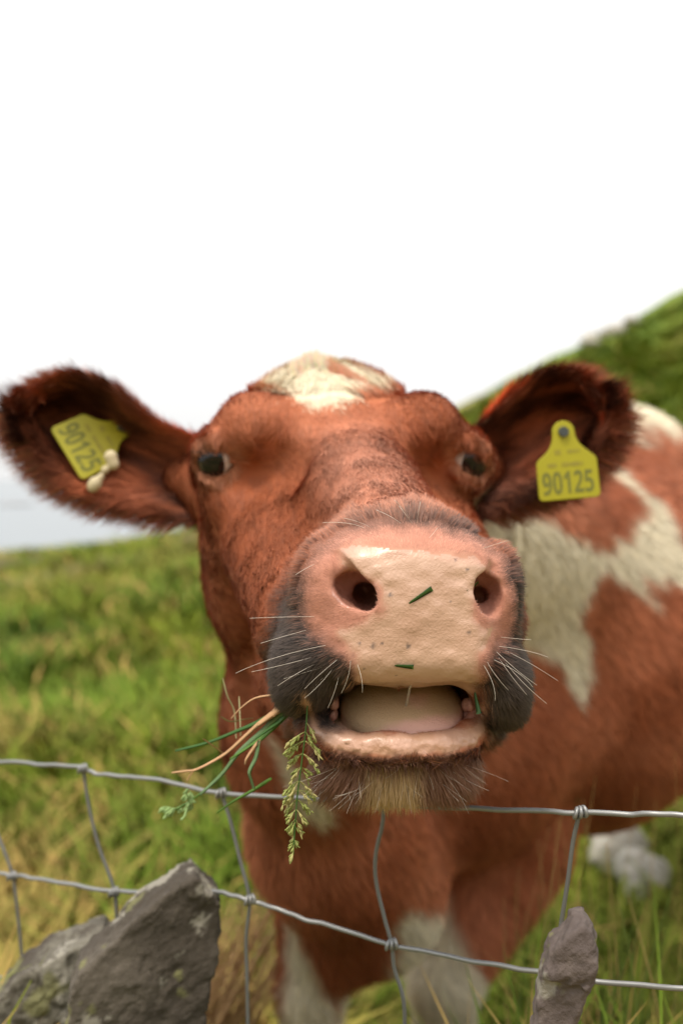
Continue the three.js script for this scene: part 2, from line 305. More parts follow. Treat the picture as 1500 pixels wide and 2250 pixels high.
const fan = (R, d0, d1, u0, u1, pw = 1.4) => { const d = d0 + (d1 - d0) * Math.pow(R(), pw), u = u0 + (u1 - u0) * R(); return [(u - 750) / 2000 * d, -d]; };
const clump = (x, z) => fbm(x * 1.3 + 40, 6.6, z * 1.3, 3);
const far = (z) => 1 + 0.07 * -z;
sward('meadow_grass', 'tussocky green and straw coloured meadow grass behind the wire fence', 13000, 8, 11, (R) => fan(R, 1.7, 24.6, -420, 760, 1.6),
  (x, z, R) => { const s = (0.6 + 0.5 * R() + 0.7 * Math.max(0, clump(x, z))) * far(z); return [0.21 * s * (1 - 0.018 * -z), 0.17 * s, 0.0042 * s * far(z)]; }, (x, z, R) => R() < 0.05 ? STRAW : turf(x, z));
sward('hill_grass', 'green grass covering the hillside that rises behind the cow', 13500, 8, 12, (R) => fan(R, 1.75, 24.4, 760, R() < 0.62 ? 1650 : 2700, 1.2),
  (x, z, R) => { const s = (0.6 + 0.4 * R() + 0.4 * Math.max(0, clump(x, z))) * far(z); return [0.2 * s * (1 - 0.029 * -z), 0.17 * s, 0.0045 * s * far(z)]; }, (x, z, R) => mix3(turf(x, z), [0.20, 0.25, 0.028], 0.65));
sward('bank_grass', 'longer green grass on the bank under the fence', 700, 9, 13, (R) => { const x = -0.6 + 1.6 * R(), z = -0.8 - 0.9 * R(); return x / -z > -0.27 && x / -z < 0.14 && z > -1.1 ? null : [x, z]; },
  (x, z, R) => { const s = 0.6 + 0.6 * R(); return [0.2 * s, 0.14 * s, 0.0019]; }, (x, z, R) => x < 0.05 ? (R() < 0.55 ? STRAW : MOSS) : R() < 0.25 ? STRAW : GREEN);
// ---------------------------------------------------------------- cow: coat pattern, laid out on the body itself
const onFace = (pts) => pts.map(([u, v]) => { const p = cow.hit(u, v); return [p.x, p.y]; });               // outline on the face, in the frontal plane of the head
const onSide = (pts) => pts.map(([u, v]) => { const p = cow.hit(u, v, 1.05); return [p.dot(bodyDir), p.y]; });   // outline on the flank, along the trunk and up
const padLine = onFace([[738, 1203], [790, 1194], [860, 1198], [960, 1214], [1040, 1222], [1076, 1236], [1074, 1262], [1052, 1290], [1038, 1322], [1040, 1350], [1062, 1372], [1084, 1384], [1072, 1415], [1052, 1440], [1048, 1525], [960, 1512], [880, 1508], [786, 1508], [782, 1452], [762, 1415], [738, 1388], [792, 1368], [836, 1340], [838, 1306], [818, 1280], [780, 1258], [748, 1244]]);
const pinkLine = onFace([[700, 1210], [760, 1168], [850, 1152], [960, 1158], [1050, 1184], [1098, 1226], [1126, 1290], [1130, 1360], [1112, 1410], [1076, 1442], [1056, 1500], [790, 1500], [770, 1450], [720, 1410], [672, 1370], [664, 1300], [676, 1250]]);
const darkLine = onFace([[644, 1274], [696, 1194], [782, 1142], [900, 1120], [1000, 1130], [1074, 1192], [1150, 1290], [1190, 1400], [1200, 1500], [1150, 1600], [1060, 1610], [1060, 1520], [780, 1505], [760, 1560], [660, 1590], [570, 1560], [590, 1400]]);
const lipSkin = onFace([[668, 1525], [700, 1600], [760, 1600], [880, 1612], [1000, 1604], [1044, 1580], [1064, 1540], [1066, 1605], [1040, 1640], [980, 1656], [880, 1662], [780, 1654], [715, 1635], [682, 1595]]);
const tuftLine = onFace([[812, 1684], [922, 1680], [918, 1720], [880, 1765], [830, 1770], [808, 1720]]);
const onBrow = (pts) => pts.map(([u, v]) => { const p = P(u, v, 0.97); return [p.x, p.y]; });
const pollLine = onBrow([[556, 852], [600, 815], [640, 780], [690, 740], [760, 790], [820, 820], [890, 850], [806, 874], [748, 896], [704, 906], [655, 884], [604, 868]]);
const neckWhite = onSide([[1000, 1090], [1090, 1120], [1170, 1138], [1250, 1178], [1300, 1204], [1335, 1212], [1385, 1240], [1410, 1285], [1428, 1328], [1398, 1300], [1368, 1268], [1326, 1238], [1296, 1258], [1288, 1300], [1268, 1340], [1262, 1372], [1282, 1412], [1288, 1470], [1274, 1530], [1265, 1562], [1250, 1512], [1234, 1450], [1200, 1424], [1130, 1402], [1030, 1410], [960, 1300]]);
const flankWhite = onSide([[1306, 1002], [1335, 1020], [1385, 1060], [1410, 1088], [1442, 1105], [1470, 1150], [1482, 1190], [1500, 1210], [1590, 1230], [1590, 1340], [1500, 1292], [1470, 1270], [1440, 1276], [1410, 1255], [1376, 1244], [1343, 1222], [1340, 1175], [1365, 1190], [1378, 1172], [1388, 1140], [1405, 1138], [1404, 1110], [1370, 1066], [1330, 1042], [1308, 1022]]);
const throatWhite = onFace([[586, 1615], [610, 1636], [660, 1714], [720, 1756], [738, 1790], [702, 1816], [668, 1792], [626, 1722]]);
const legWhite = onFace([[638, 2010], [652, 2060], [690, 2120], [722, 2190], [728, 2300], [730, 2700], [600, 2700], [612, 2230], [632, 2120]]);
const chestWhite = onFace([[880, 2010], [950, 1985], [1005, 2040], [1030, 2120], [1090, 2160], [1060, 2300], [1000, 2700], [860, 2700], [760, 2300], [740, 2180], [800, 2200], [850, 2150]]);
const RED = [0.28, 0.078, 0.031], RED2 = [0.42, 0.140, 0.068], ROAN = [0.45, 0.205, 0.135], CREAM = [0.64, 0.575, 0.43], BLACK = [0.020, 0.017, 0.016], SMOKE = [0.055, 0.044, 0.04], PINK = [0.44, 0.205, 0.145], LEATHER = [0.46, 0.28, 0.195], FLESH = [0.58, 0.30, 0.23], CHIN = [0.13, 0.068, 0.05];
const freckles = [[858, 1308, 5], [1028, 1390, 5], [820, 1420, 7], [878, 1362, 2.5], [790, 1415, 4], [758, 1246, 4], [742, 1250, 3], [936, 1320, 3], [990, 1322, 2.5], [840, 1414, 3], [896, 1420, 5], [1076, 1445, 4], [950, 1440, 2], [800, 1470, 3], [870, 1484, 2], [1000, 1230, 3], [1028, 1252, 4], [1062, 1322, 4], [1070, 1300, 2], [760, 1460, 4], [775, 1440, 4]].map(([u, v, r]) => { const p = cow.hit(u, v); return [p.x, p.y, r * 0.62 / 2000]; });
const inHole = (p) => { for (const [c, r] of holes) { const dx = (p.x - c.x) / (r[0] * 1.12), dy = (p.y - c.y) / (r[1] * 1.12), dz = (p.z - c.z) / (r[2] * 1.12); if (dx * dx + dy * dy + dz * dz < 1) return true; } return false; };
const mouthAt = P(884, 1541, 0.745), inMouth = (p) => { const dx = (p.x - mouthAt.x) / 0.0563, dy = (p.y - mouthAt.y) / 0.0273, dz = (p.z - mouthAt.z) / 0.127; return p.z < -0.678 && dx * dx + dy * dy + dz * dz < 1; };
function coat(p, n) {                                          // [colour, kind]: what grows or shows at this point of the skin
  const j = 0.006 * fbm(p.x * 90, p.y * 90, p.z * 90, 3), z = p.z, x = p.x, y = p.y;
  if (z > -0.90 && inMouth(p)) return [FLESH, 'bare'];
  let c = mix3(RED, RED2, sst(-0.25, 0.3, fbm(x * 9, y * 9, z * 9, 3)));
  if (z > -1.15) {
    const q = p.clone().sub(HN), a = q.dot(hf), b = q.dot(hr), h = q.dot(hu);
    c = mix3(c, ROAN, 0.75 * sst(0.06, 0.02, Math.abs(b + 0.002)) * sst(-0.36, -0.22, a) * sst(0.0, 0.05, h) * (0.9 + 0.3 * fbm(x * 60, y * 60, z * 60, 2)));   // paler hair along the nose
    if (y > 1.24 && z < -0.85) c = mix3(c, CREAM, sst(0.004, -0.004, polyDist(pollLine, x, y) + j * 1.6));
    for (const [e, r] of eyes) { const d = e.distanceTo(p); if (d < 0.05) c = mix3(c, [0.40, 0.19, 0.11], 0.55 * sst(0.036, 0.022, d)); }
    if (z > -0.80) {
      const dk = polyDist(darkLine, x, y) + j, pk = polyDist(pinkLine, x, y) + j, pd = polyDist(padLine, x, y) + j * 1.1, lip = polyDist(lipSkin, x, y) + j * 0.6;
      const front = sst(-0.775, -0.735, z);
      c = mix3(c, mix3(BLACK, SMOKE, clamp(0.5 + 1.6 * fbm(x * 160, y * 160, z * 160, 2))), front * sst(0.010, -0.008, dk) * (y < 1.03 ? 0 : 1));
      c = mix3(c, PINK, front * sst(0.008, -0.009, pk));
      if (y < 1.052 && z > -0.765 && pk > 0.012 && dk > 0) { c = mix3(c, CHIN, 0.9); c = mix3(c, [0.44, 0.31, 0.17], sst(0.006, -0.006, polyDist(tuftLine, x, y) + j)); }
      if (lip < 0.004 && z > -0.75) return [mix3(c, mix3([0.41, 0.23, 0.145], [0.48, 0.28, 0.195], sst(-0.2, 0.2, fbm(x * 70, y * 70, z * 70, 3))), sst(0.004, -0.003, lip)), lip < -0.0005 ? 'bare' : 'short'];
      if (inHole(p)) return [[0.36, 0.165, 0.12], 'bare'];
      if (pd < 0.002 && z > -0.71 && n.z > -0.2) {
        let k = mix3(LEATHER, [0.51, 0.33, 0.235], clamp(0.5 + fbm(x * 40, y * 40, z * 40, 3)));
        for (const [fx, fy, r] of freckles) { const d = Math.hypot(x - fx, y - fy); if (d < r * 2) k = mix3(k, [0.09, 0.07, 0.065], 0.8 * sst(r * 1.25, r * 0.5, d + r * 0.5 * noise(x * 900, y * 900, 1))); }
        return [mix3(c, k, sst(0.003, -0.008, pd)), pd < -0.002 ? 'bare' : 'short'];
      }
      if (pk < 0.004 && front > 0.5) return [c, 'short'];
      if (dk < 0.006 && front > 0.4) return [c, 'muzzle'];
      if (y < 1.042 && z > -0.765) return [c, 'chin'];
    }
    if (y > 1.28 && z < -0.93 && polyDist(pollLine, x, y) < 0.008) return [c, 'poll'];
  }
  const side = p.dot(bodySide), s = p.dot(bodyDir);
  const J = 0.05 * fbm(x * 16, y * 16, z * 16, 3) + 0.02 * fbm(s * 50, y * 18, 2, 2);
  if (z < -0.98) {
    if (side > -0.95) { c = mix3(c, CREAM, sst(0.014, -0.010, polyDist(neckWhite, s, y) + J * 0.5)); c = mix3(c, CREAM, sst(0.014, -0.010, polyDist(flankWhite, s, y) + J * 0.4)); }

    if (s > 1.55) c = mix3(c, CREAM, sst(1.335, 1.365, y + J));
    if (s < 1.7 && n.z > -0.3) { c = mix3(c, CREAM, sst(0.010, -0.008, polyDist(throatWhite, x, y) + J * 0.3)); c = mix3(c, CREAM, sst(0.012, -0.010, polyDist(legWhite, x, y) + J * 0.3)); c = mix3(c, CREAM, sst(0.015, -0.012, polyDist(chestWhite, x, y) + J * 0.5)); }
  }
  return [c, z < -1.25 || y < 0.9 ? 'body' : 'face'];
}
const cowMesh = joined([cowM, cowH, cowB]), nv = cowMesh.pos.length / 3, kindOf = new Array(nv); cowMesh.col = new Float32Array(nv * 3); cowMesh.uv = new Float32Array(nv * 2);
for (let i = 0; i < nv; i++) {
  const p = V(cowMesh.pos[i * 3], cowMesh.pos[i * 3 + 1], cowMesh.pos[i * 3 + 2]), n = V(cowMesh.nor[i * 3], cowMesh.nor[i * 3 + 1], cowMesh.nor[i * 3 + 2]), [c, k] = coat(p, n);
  cowMesh.col.set(c, i * 3); kindOf[i] = k; cowMesh.uv[i * 2] = p.x / 0.06; cowMesh.uv[i * 2 + 1] = p.y / 0.06;
}
const hairy = [], bare = [];
for (let t = 0; t < cowMesh.idx.length; t += 3) (kindOf[cowMesh.idx[t]] === 'bare' ? bare : hairy).push(cowMesh.idx[t], cowMesh.idx[t + 1], cowMesh.idx[t + 2]);
// the leather of the nose: small cushions with creases between them
const PB = 512, pebble = new Uint8Array(PB * PB * 4);
{
  const R = rng(77), cells = 17, pts = []; for (let j = 0; j < cells; j++) for (let i = 0; i < cells; i++) pts.push([(i + 0.1 + 0.8 * R()) / cells, (j + 0.1 + 0.8 * R()) / cells]);
  for (let y = 0; y < PB; y++) for (let x = 0; x < PB; x++) {
    const wx = x / PB + 0.012 * Math.sin(y / PB * 18.85), wy = y / PB + 0.012 * Math.sin(x / PB * 25.13); let a = 9, b = 9; const ci = Math.floor(wx * cells), cj = Math.floor(wy * cells);
    for (let dj = -2; dj <= 2; dj++) for (let di = -2; di <= 2; di++) {
      const ii = ci + di, jj = cj + dj, q = pts[((jj % cells + cells) % cells) * cells + (ii % cells + cells) % cells];
      const d = Math.hypot(wx - (q[0] + Math.floor(ii / cells)), (wy - (q[1] + Math.floor(jj / cells))) * 1.15); if (d < a) { b = a; a = d; } else if (d < b) b = d;
    }
    const e = sst(0, 0.09, b - a), v = 40 + 105 * e * Math.exp(-a * a * 120) + 40 * noise(x * 0.035, y * 0.05, 3) + 35 * noise(x * 0.16, y * 0.16, 8), o = (y * PB + x) * 4; pebble[o] = pebble[o + 1] = pebble[o + 2] = clamp(v, 0, 255); pebble[o + 3] = 255;
  }
}
const pebbleTex = new THREE.DataTexture(pebble, PB, PB); pebbleTex.wrapS = pebbleTex.wrapT = THREE.RepeatWrapping; pebbleTex.magFilter = THREE.LinearFilter; pebbleTex.needsUpdate = true;
const coatMat = phys({ vertexColors: true, roughness: 0.85, specularIntensity: 0.3 }), leatherMat = phys({ vertexColors: true, roughness: 0.40, clearcoat: 0.35, clearcoatRoughness: 0.28, bumpMap: pebbleTex, bumpScale: 0.00045 });
const cowAt = V(0.75, 0, -2.2), cowThing = group('cow', cowAt);
tag(cowThing, 'red and white cow with open mouth and raised muzzle leaning over the wire fence', 'cow');
{
  const g = toGeometry({ ...cowMesh, idx: hairy.concat(bare) }); g.addGroup(0, hairy.length, 0); g.addGroup(hairy.length, bare.length, 1);
  mesh('body', shift(g, cowAt), [coatMat, leatherMat], cowThing);
}
// eyes, tongue, papillae
const white = [0.55, 0.47, 0.42], iris = [0.005, 0.004, 0.004];
for (const [c, r, look] of eyes) {
  const g = new THREE.SphereGeometry(r, 48, 32); look.normalize();
  const wet = { roughness: 0.5, specularIntensity: 0, clearcoat: 0.8, clearcoatRoughness: 0.02 }, e = mesh('eye', g, phys({ color: rgb(...white), ...wet }), cowThing); e.position.copy(c).sub(cowAt);
  const cap = new THREE.SphereGeometry(r + 0.0004, 48, 24, 0, 6.2832, 0, Math.acos(0.44)); cap.applyQuaternion(new THREE.Quaternion().setFromUnitVectors(V(0, 1, 0), look)); if (c.x < 0) { const k = new THREE.SphereGeometry(0.005, 14, 10); k.scale(1.2, 0.8, 0.8); k.translate(0.0175, -0.0005, 0.0115); mesh('caruncle', k, phys({ color: rgb(0.5, 0.2, 0.12), ...wet }), e); }
  mesh('iris', cap, phys({ color: rgb(...iris), ...wet }), e);
}
{
  const f = new Field(); f.ell(P(880, 1552, 0.720), [0.0485, 0.0238, 0.056], 0.01, [V(1, 0.02, 0).normalize(), V(0, 0.97, 0.24), V(0, -0.24, 0.97)]);
  f.ell(P(925, 1592, 0.690), [0.027, 0.0065, 0.02], 0.012); f.ell(P(790, 1596, 0.72), [0.03, 0.009, 0.035], 0.004); f.ell(P(880, 1530, 0.83), [0.052, 0.034, 0.08], 0.02);
  const lo = P(700, 1640, 0.66), s = surface(f, V(-0.03, 0.98, -0.92), V(0.12, 1.13, -0.65), 0.0017); s.col = []; s.uv = [];
  const tip = P(935, 1600, 0.68), floor = P(770, 1600, 0.71);
  for (let i = 0; i < s.pos.length; i += 3) {
    const x = s.pos[i], y = s.pos[i + 1], z = s.pos[i + 2], m = fbm(x * 60, y * 60, z * 60, 3);
    let c = mix3([0.60, 0.36, 0.26], [0.50, 0.345, 0.205], sst(-0.15, 0.25, fbm(x * 35 + 4, y * 35, z * 35, 3) + 2.2 * (y - 1.055) * 8));   // cud stain on the top
    c = mix3(c, [0.66, 0.38, 0.31], sst(1.3, 0.75, Math.hypot((x - tip.x) / 0.030, (y - tip.y) / 0.010) + m * 0.4)); c = mix3(c, [0.6, 0.33, 0.26], sst(0.012, 0.0, x - floor.x - 0.012 + m * 0.004) * sst(1.056, 1.044, y));
    s.col.push(...c); s.uv.push(x / 0.022, y / 0.014);
  }
  mesh('tongue', shift(toGeometry(s), cowAt), phys({ vertexColors: true, roughness: 0.42, bumpMap: pebbleTex, bumpScale: 0.0007 }), cowThing);
  const R = rng(5), drop = new THREE.SphereGeometry(1, 10, 8), dropMat = phys({ color: rgb(0.56, 0.29, 0.23), roughness: 0.35 });
  for (const [u0, u1, v0, v1, d, n] of [[698, 738, 1522, 1604, 0.70, 36], [1022, 1052, 1535, 1600, 0.70, 24]]) for (let i = 0; i < n; i++) {
    const u = u0 + (u1 - u0) * R(), v = v0 + (v1 - v0) * R(), k = 0.0024 + 0.0016 * R(), o = mesh('papilla', drop, dropMat, cowThing); o.scale.set(k, k * 1.35, k * 1.5); o.position.copy(P(u, v, d + 0.012 * R())).sub(cowAt);
  }
  const line = new THREE.CatmullRomCurve3([P(904, 1494, 0.652), P(898, 1520, 0.668), P(893, 1545, 0.68), P(889, 1558, 0.683)].map((p) => p.sub(cowAt)));
  mesh('saliva_strand', new THREE.TubeGeometry(line, 16, 0.0009, 6), phys({ color: rgb(0.9, 0.9, 0.86), roughness: 0.12, transmission: 0.75, thickness: 0.001, ior: 1.34 }), cowThing);
}
// ears: cupped leaves of skin, opening towards the camera
function ear(up, low, dBase, dTip, cup, back) {
  const cu = new THREE.CatmullRomCurve3(up.map(([u, v]) => V(u, v, 0))), cl = new THREE.CatmullRomCurve3(low.map(([u, v]) => V(u, v, 0))), NS = 30, NT = 18, A = { pos: [], idx: [], nor: [] }, fr = [];
  const at = (s, t, rear) => { const a = cl.getPoint(s), b = cu.getPoint(s), q = 2 * t - 1, e = 1 - q * q; return P(a.x + (b.x - a.x) * t, a.y + (b.y - a.y) * t, dBase + (dTip - dBase) * s + cup * e * Math.pow(Math.sin(Math.PI * (0.12 + 0.80 * (1 - s * 0.92))), 0.8) + (rear ? back * Math.sqrt(e) * (1 - 0.75 * s * s) + 0.001 : 0)); };
  for (const rear of [0, 1]) for (let i = 0; i <= NS; i++) for (let j = 0; j <= NT; j++) { const p = at(i / NS * 0.995, j / NT, rear); A.pos.push(p.x, p.y, p.z); }
  const M = (NS + 1) * (NT + 1);
  for (const rear of [0, 1]) for (let i = 0; i < NS; i++) for (let j = 0; j < NT; j++) { const a = rear * M + i * (NT + 1) + j, b = a + NT + 1; A.idx.push(a, a + 1, b + 1, a, b + 1, b); if (rear) { const k = A.idx.length; [A.idx[k - 5], A.idx[k - 4]] = [A.idx[k - 4], A.idx[k - 5]]; [A.idx[k - 2], A.idx[k - 1]] = [A.idx[k - 1], A.idx[k - 2]]; } }
  return { A, at, NS, NT };
}
const EARS = [
  ear([[470, 978], [400, 958], [330, 918], [265, 862], [192, 834], [118, 842], [68, 876], [48, 910]], [[470, 1150], [400, 1135], [310, 1118], [230, 1098], [156, 1062], [102, 1010], [66, 956], [48, 910]], 1.05, 1.03, 0.055, 0.028),
  ear([[1000, 985], [1050, 940], [1095, 890], [1150, 842], [1216, 820], [1276, 830], [1318, 862], [1332, 903]], [[1000, 1130], [1060, 1122], [1120, 1105], [1186, 1082], [1240, 1054], [1288, 1012], [1320, 960], [1332, 903]], 1.06, 1.0, 0.06, 0.028)];
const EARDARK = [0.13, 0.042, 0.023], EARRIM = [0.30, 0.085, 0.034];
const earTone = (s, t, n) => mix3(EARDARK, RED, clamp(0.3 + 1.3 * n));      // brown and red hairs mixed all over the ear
for (const e of EARS) {
  const { A, NS, NT } = e; A.col = []; const M = (NS + 1) * (NT + 1);
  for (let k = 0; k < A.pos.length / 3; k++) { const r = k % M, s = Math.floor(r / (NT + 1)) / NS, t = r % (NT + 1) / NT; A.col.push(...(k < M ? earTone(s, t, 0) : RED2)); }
  const g = toGeometry({ pos: A.pos, idx: A.idx, col: A.col }); A.nor = g.attributes.normal.array.slice();
  e.part = mesh('ear', shift(g, cowAt), std({ vertexColors: true, roughness: 0.9, side: THREE.DoubleSide }), cowThing);
}

// ---------------------------------------------------------------- cow: hair, each one a tapering ribbon rooted in the skin
class Hair {
  constructor(max) { this.p = new Float32Array(max * 15); this.n = new Float32Array(max * 15); this.c = new Float32Array(max * 15); this.k = 0; this.max = max; }
  add(o, n, dir, len, lift, w, c0, c1, bend, R) {
    if (this.k >= this.max) return;
    const m = this.k++ * 15, side = dir.clone().cross(n).normalize(), tw = (R() - 0.5) * 1.5; side.multiplyScalar(Math.cos(tw)).addScaledVector(n, Math.sin(tw)).multiplyScalar(w / 2);
    const a = dir.clone().multiplyScalar(Math.cos(lift)).addScaledVector(n, Math.sin(lift)), b = dir.clone().addScaledVector(bend, 1).multiplyScalar(Math.cos(lift * 0.5)).addScaledVector(n, Math.sin(lift * 0.5)).normalize();
    const q = o.clone().addScaledVector(a, len * 0.5), e = q.clone().addScaledVector(b, len * 0.5), P5 = [o.clone().add(side), o.clone().sub(side), q.clone().addScaledVector(side, 0.8), q.clone().addScaledVector(side, -0.8), e];
    for (let i = 0; i < 5; i++) { P5[i].toArray(this.p, m + i * 3); n.toArray(this.n, m + i * 3); const c = i < 2 ? c0 : i < 4 ? mix3(c0, c1, 0.5) : c1; this.c.set(c, m + i * 3); }
  }
  build(name, mat, parent, at) {
    const idx = new Uint32Array(this.k * 9); for (let i = 0; i < this.k; i++) idx.set([0, 3, 1, 0, 2, 3, 2, 4, 3].map((x) => x + i * 5), i * 9);
    const o = mesh(name, shift(toGeometry({ pos: this.p.slice(0, this.k * 15), nor: this.n.slice(0, this.k * 15), col: this.c.slice(0, this.k * 15), idx }), at), mat, parent); o.userData.kind = 'stuff'; return o;
  }
}
function scatter(pos, nor, idx, weight, total, seed, put) {      // points spread over triangles by area times weight
  const R = rng(seed), cum = new Float64Array(idx.length / 3); let s = 0; const a = V(), b = V(), c = V();
  for (let t = 0; t < idx.length; t += 3) { a.fromArray(pos, idx[t] * 3); b.fromArray(pos, idx[t + 1] * 3); c.fromArray(pos, idx[t + 2] * 3); const w = weight(t, a); if (w > 0) { b.sub(a); c.sub(a); s += b.cross(c).length() / 2 * w; } cum[t / 3] = s; }
  const n = Math.round(Math.min(total, s));
  for (let i = 0; i < n; i++) {
    const r = (i + R()) / n * s; let l = 0, h = cum.length - 1; while (l < h) { const m = l + h >> 1; cum[m] < r ? l = m + 1 : h = m; }
    const t = l * 3, u = Math.sqrt(R()), v = R(), w0 = 1 - u, w1 = u * (1 - v), w2 = u * v, p = V(), nn = V();
    for (const [k, w] of [[0, w0], [1, w1], [2, w2]]) { const q = idx[t + k] * 3; p.x += pos[q] * w; p.y += pos[q + 1] * w; p.z += pos[q + 2] * w; nn.x += nor[q] * w; nn.y += nor[q + 1] * w; nn.z += nor[q + 2] * w; }
    put(p, nn.normalize(), R, t);
  }
}
const hairMat = phys({ vertexColors: true, roughness: 0.6, specularIntensity: 0.4, side: THREE.DoubleSide });
const tangent = (d, n) => { const t = d.clone().addScaledVector(n, -d.dot(n)); return t.lengthSq() > 1e-8 ? t.normalize() : V(n.y, -n.x, 0).normalize(); };
const whorl = P(735, 930, 0.93), padMid = P(900, 1350, 0.66), bendBy = (R, k) => V((R() - 0.5) * k, (R() - 0.5) * k, (R() - 0.5) * k);
const seen = (p, n) => n.dot(EYE.clone().sub(p).normalize()) > -0.3;
const perKind = { face: 250000, poll: 260000, short: 900000, muzzle: 900000, chin: 600000, body: 60000 };
const coatHair = new Hair(520000);
scatter(cowMesh.pos, cowMesh.nor, hairy, (t, a) => { const i = hairy[t]; const n = V(cowMesh.nor[i * 3], cowMesh.nor[i * 3 + 1], cowMesh.nor[i * 3 + 2]); if (!seen(a, n) || a.y < 0.25 || a.z < -3.6) return 0; return kindOf[i] === 'face' && a.z > -0.88 ? 620000 : perKind[kindOf[i]] || 0; }, 520000, 21, (p, n, R) => {
  const [cj, kind] = coat(p, n); if (kind === 'bare') return;
  const [cs, ks] = coat(p.clone().add(V((R() - 0.5) * 0.009, (R() - 0.5) * 0.009, (R() - 0.5) * 0.004)), n), c0 = ks === 'bare' ? cj : cs;   // hairs of both colours mingle where markings meet
  const f1 = fbm(p.x * 55, p.y * 55, p.z * 55, 2), f2 = fbm(p.x * 140, p.y * 140, p.z * 140 + 7, 2), qh = p.clone().sub(HN), st = kind === 'face' && p.z > -1.2 ? noise(qh.dot(hr) * 230 + 2 * f1, qh.dot(hf) * 40, qh.dot(hu) * 150) : f2, b = clamp(0.78 + 0.45 * R() + 0.15 * f2 + 0.20 * st, 0.25, 2), c = c0.map((x) => x * b), tip = mix3(c.map((x) => x * 1.25), [0.5, 0.33, 0.24], 0.10 * R());
  let d, len, lift, w, t1 = tip;
  if (kind === 'face') { d = hf.clone().multiplyScalar(1).addScaledVector(V(0, -1, 0), 0.25).addScaledVector(hr, 0.25 * f1); const nr = sst(-0.95, -0.82, p.z); len = (0.012 + 0.007 * R()) * (p.y > whorl.y && p.z < -0.88 ? 0.7 : 1); lift = 0.2 + 0.22 * R() + 0.35 * f1 - 0.09 * nr; w = 0.00085 - 0.00038 * nr; }
  else if (kind === 'poll') { d = V(0.5 * f1, 0.8, 0.5); len = 0.014 + 0.008 * R(); lift = 0.35 + 0.35 * R(); w = 0.0009; }
  else if (kind === 'short') { d = p.clone().sub(padMid).setZ(-0.02); len = 0.0024 + 0.0018 * R(); lift = 0.35 + 0.35 * R(); w = 0.00034; }
  else if (kind === 'muzzle') { d = p.clone().sub(padMid).setZ(-0.05); d.y -= 0.03; len = 0.007 + 0.006 * R(); lift = 0.5 + 0.4 * R() + 0.4 * f1; w = 0.00045; t1 = mix3(tip, [0.24, 0.18, 0.15], 0.3 * R() * R() + 0.03); }
  else if (kind === 'chin') { d = p.clone().sub(P(870, 1620, 0.70)).setZ(-0.01); d.y -= 0.05; len = 0.009 + 0.010 * R(); lift = 0.45 + 0.4 * R(); w = 0.00048; t1 = mix3(tip, [0.4, 0.27, 0.18], 0.35 * R()); }
  else { d = bodyDir.clone().multiplyScalar(0.5).addScaledVector(V(0, -1, 0), 0.7).addScaledVector(bodySide, 0.3 * f1); len = 0.022 + 0.014 * R(); lift = 0.25 + 0.3 * R(); w = 0.0016; }
  coatHair.add(p.addScaledVector(n, -0.0006), n, tangent(d, n), len, clamp(lift, 0.08, 1.3), w, c, t1, bendBy(R, 0.5), R);
});
coatHair.build('coat_hair', hairMat, cowThing, cowAt);
EARS.forEach((e, k) => {
  const { A, at, NS, NT } = e, M = (NS + 1) * (NT + 1), H1 = new Hair(60000), out = k ? V(1, 0, 0) : V(-1, 0, 0);
  scatter(A.pos, A.nor, A.idx, (t) => A.idx[t] < M ? 900000 : 250000, 52000, 31 + k, (p, n, R, t) => {
    const i = A.idx[t], front = i < M, r = i % M, s = Math.floor(r / (NT + 1)) / NS, q = r % (NT + 1) / NT, f1 = fbm(p.x * 38, p.y * 38, p.z * 38, 3), edge = Math.max(sst(0.8, 1, q), sst(0.2, 0, q), sst(0.85, 1, s));
    const ss = Math.min(s + 0.05, 1), a = at(s, q, 0), b = at(ss, clamp(q + (q - 0.5) * 0.14 + f1 * 0.12), 0), d = b.sub(a).normalize(); if (d.lengthSq() < 0.5) d.copy(out);
    d.y += (q - 0.5) * (0.5 + 0.6 * edge) + 0.5 * f1; d.z += 0.25 * R();
    const nn = front ? n.clone().multiplyScalar(n.z < 0 ? -1 : 1) : n.clone().multiplyScalar(n.z > 0 ? -1 : 1), g = front ? earTone(s, q, f1) : RED2, bb = (0.6 + 0.6 * R()) * clamp(1 + 1.9 * noise(q * 13 + 1.5 * f1, s * 4.5, k * 9) + 0.6 * f1, 0.2, 2.3), c = g.map((x) => x * bb);
    H1.add(p, nn, tangent(d, nn), front ? 0.028 + 0.034 * R() : 0.018 + 0.012 * R(), 0.25 + 0.5 * R() * (1 - 0.5 * edge), 0.0011, c, mix3(c.map((x) => x * 1.2), EARRIM, 0.3 * R()), bendBy(R, 0.7), R);
  });
  const R = rng(91 + k);                                         // the fringe along the rims
  for (let i = 0; i < 6500; i++) {
    const s = Math.pow(R(), 0.8), up = R() < 0.5, q = up ? 0.94 + 0.06 * R() : 0.06 * R(), p = at(s, q, 0), d = at(s, up ? 1 : 0, 0).sub(at(s, 0.5, 0)).normalize().multiplyScalar(up ? 0.75 : 0.8).addScaledVector(out, 0.7 + 0.5 * s); d.z += (R() - 0.5) * 0.6; d.normalize();
    const c = mix3(EARDARK, EARRIM, R()).map((x) => x * (0.6 + 0.7 * R())); const L = (up ? 0.014 + 0.026 * R() * R() : 0.018 + 0.032 * R()) * (s < 0.12 ? 0.5 : 1);
    H1.add(p, V(0, 0.2, 1).normalize(), d, L, 0.15 * R(), 0.0011, c, mix3(c, [0.5, 0.24, 0.12], 0.25 * R()), bendBy(R, 0.5), R);
  }
  H1.build('ear_hair', hairMat, e.part, cowAt);
});
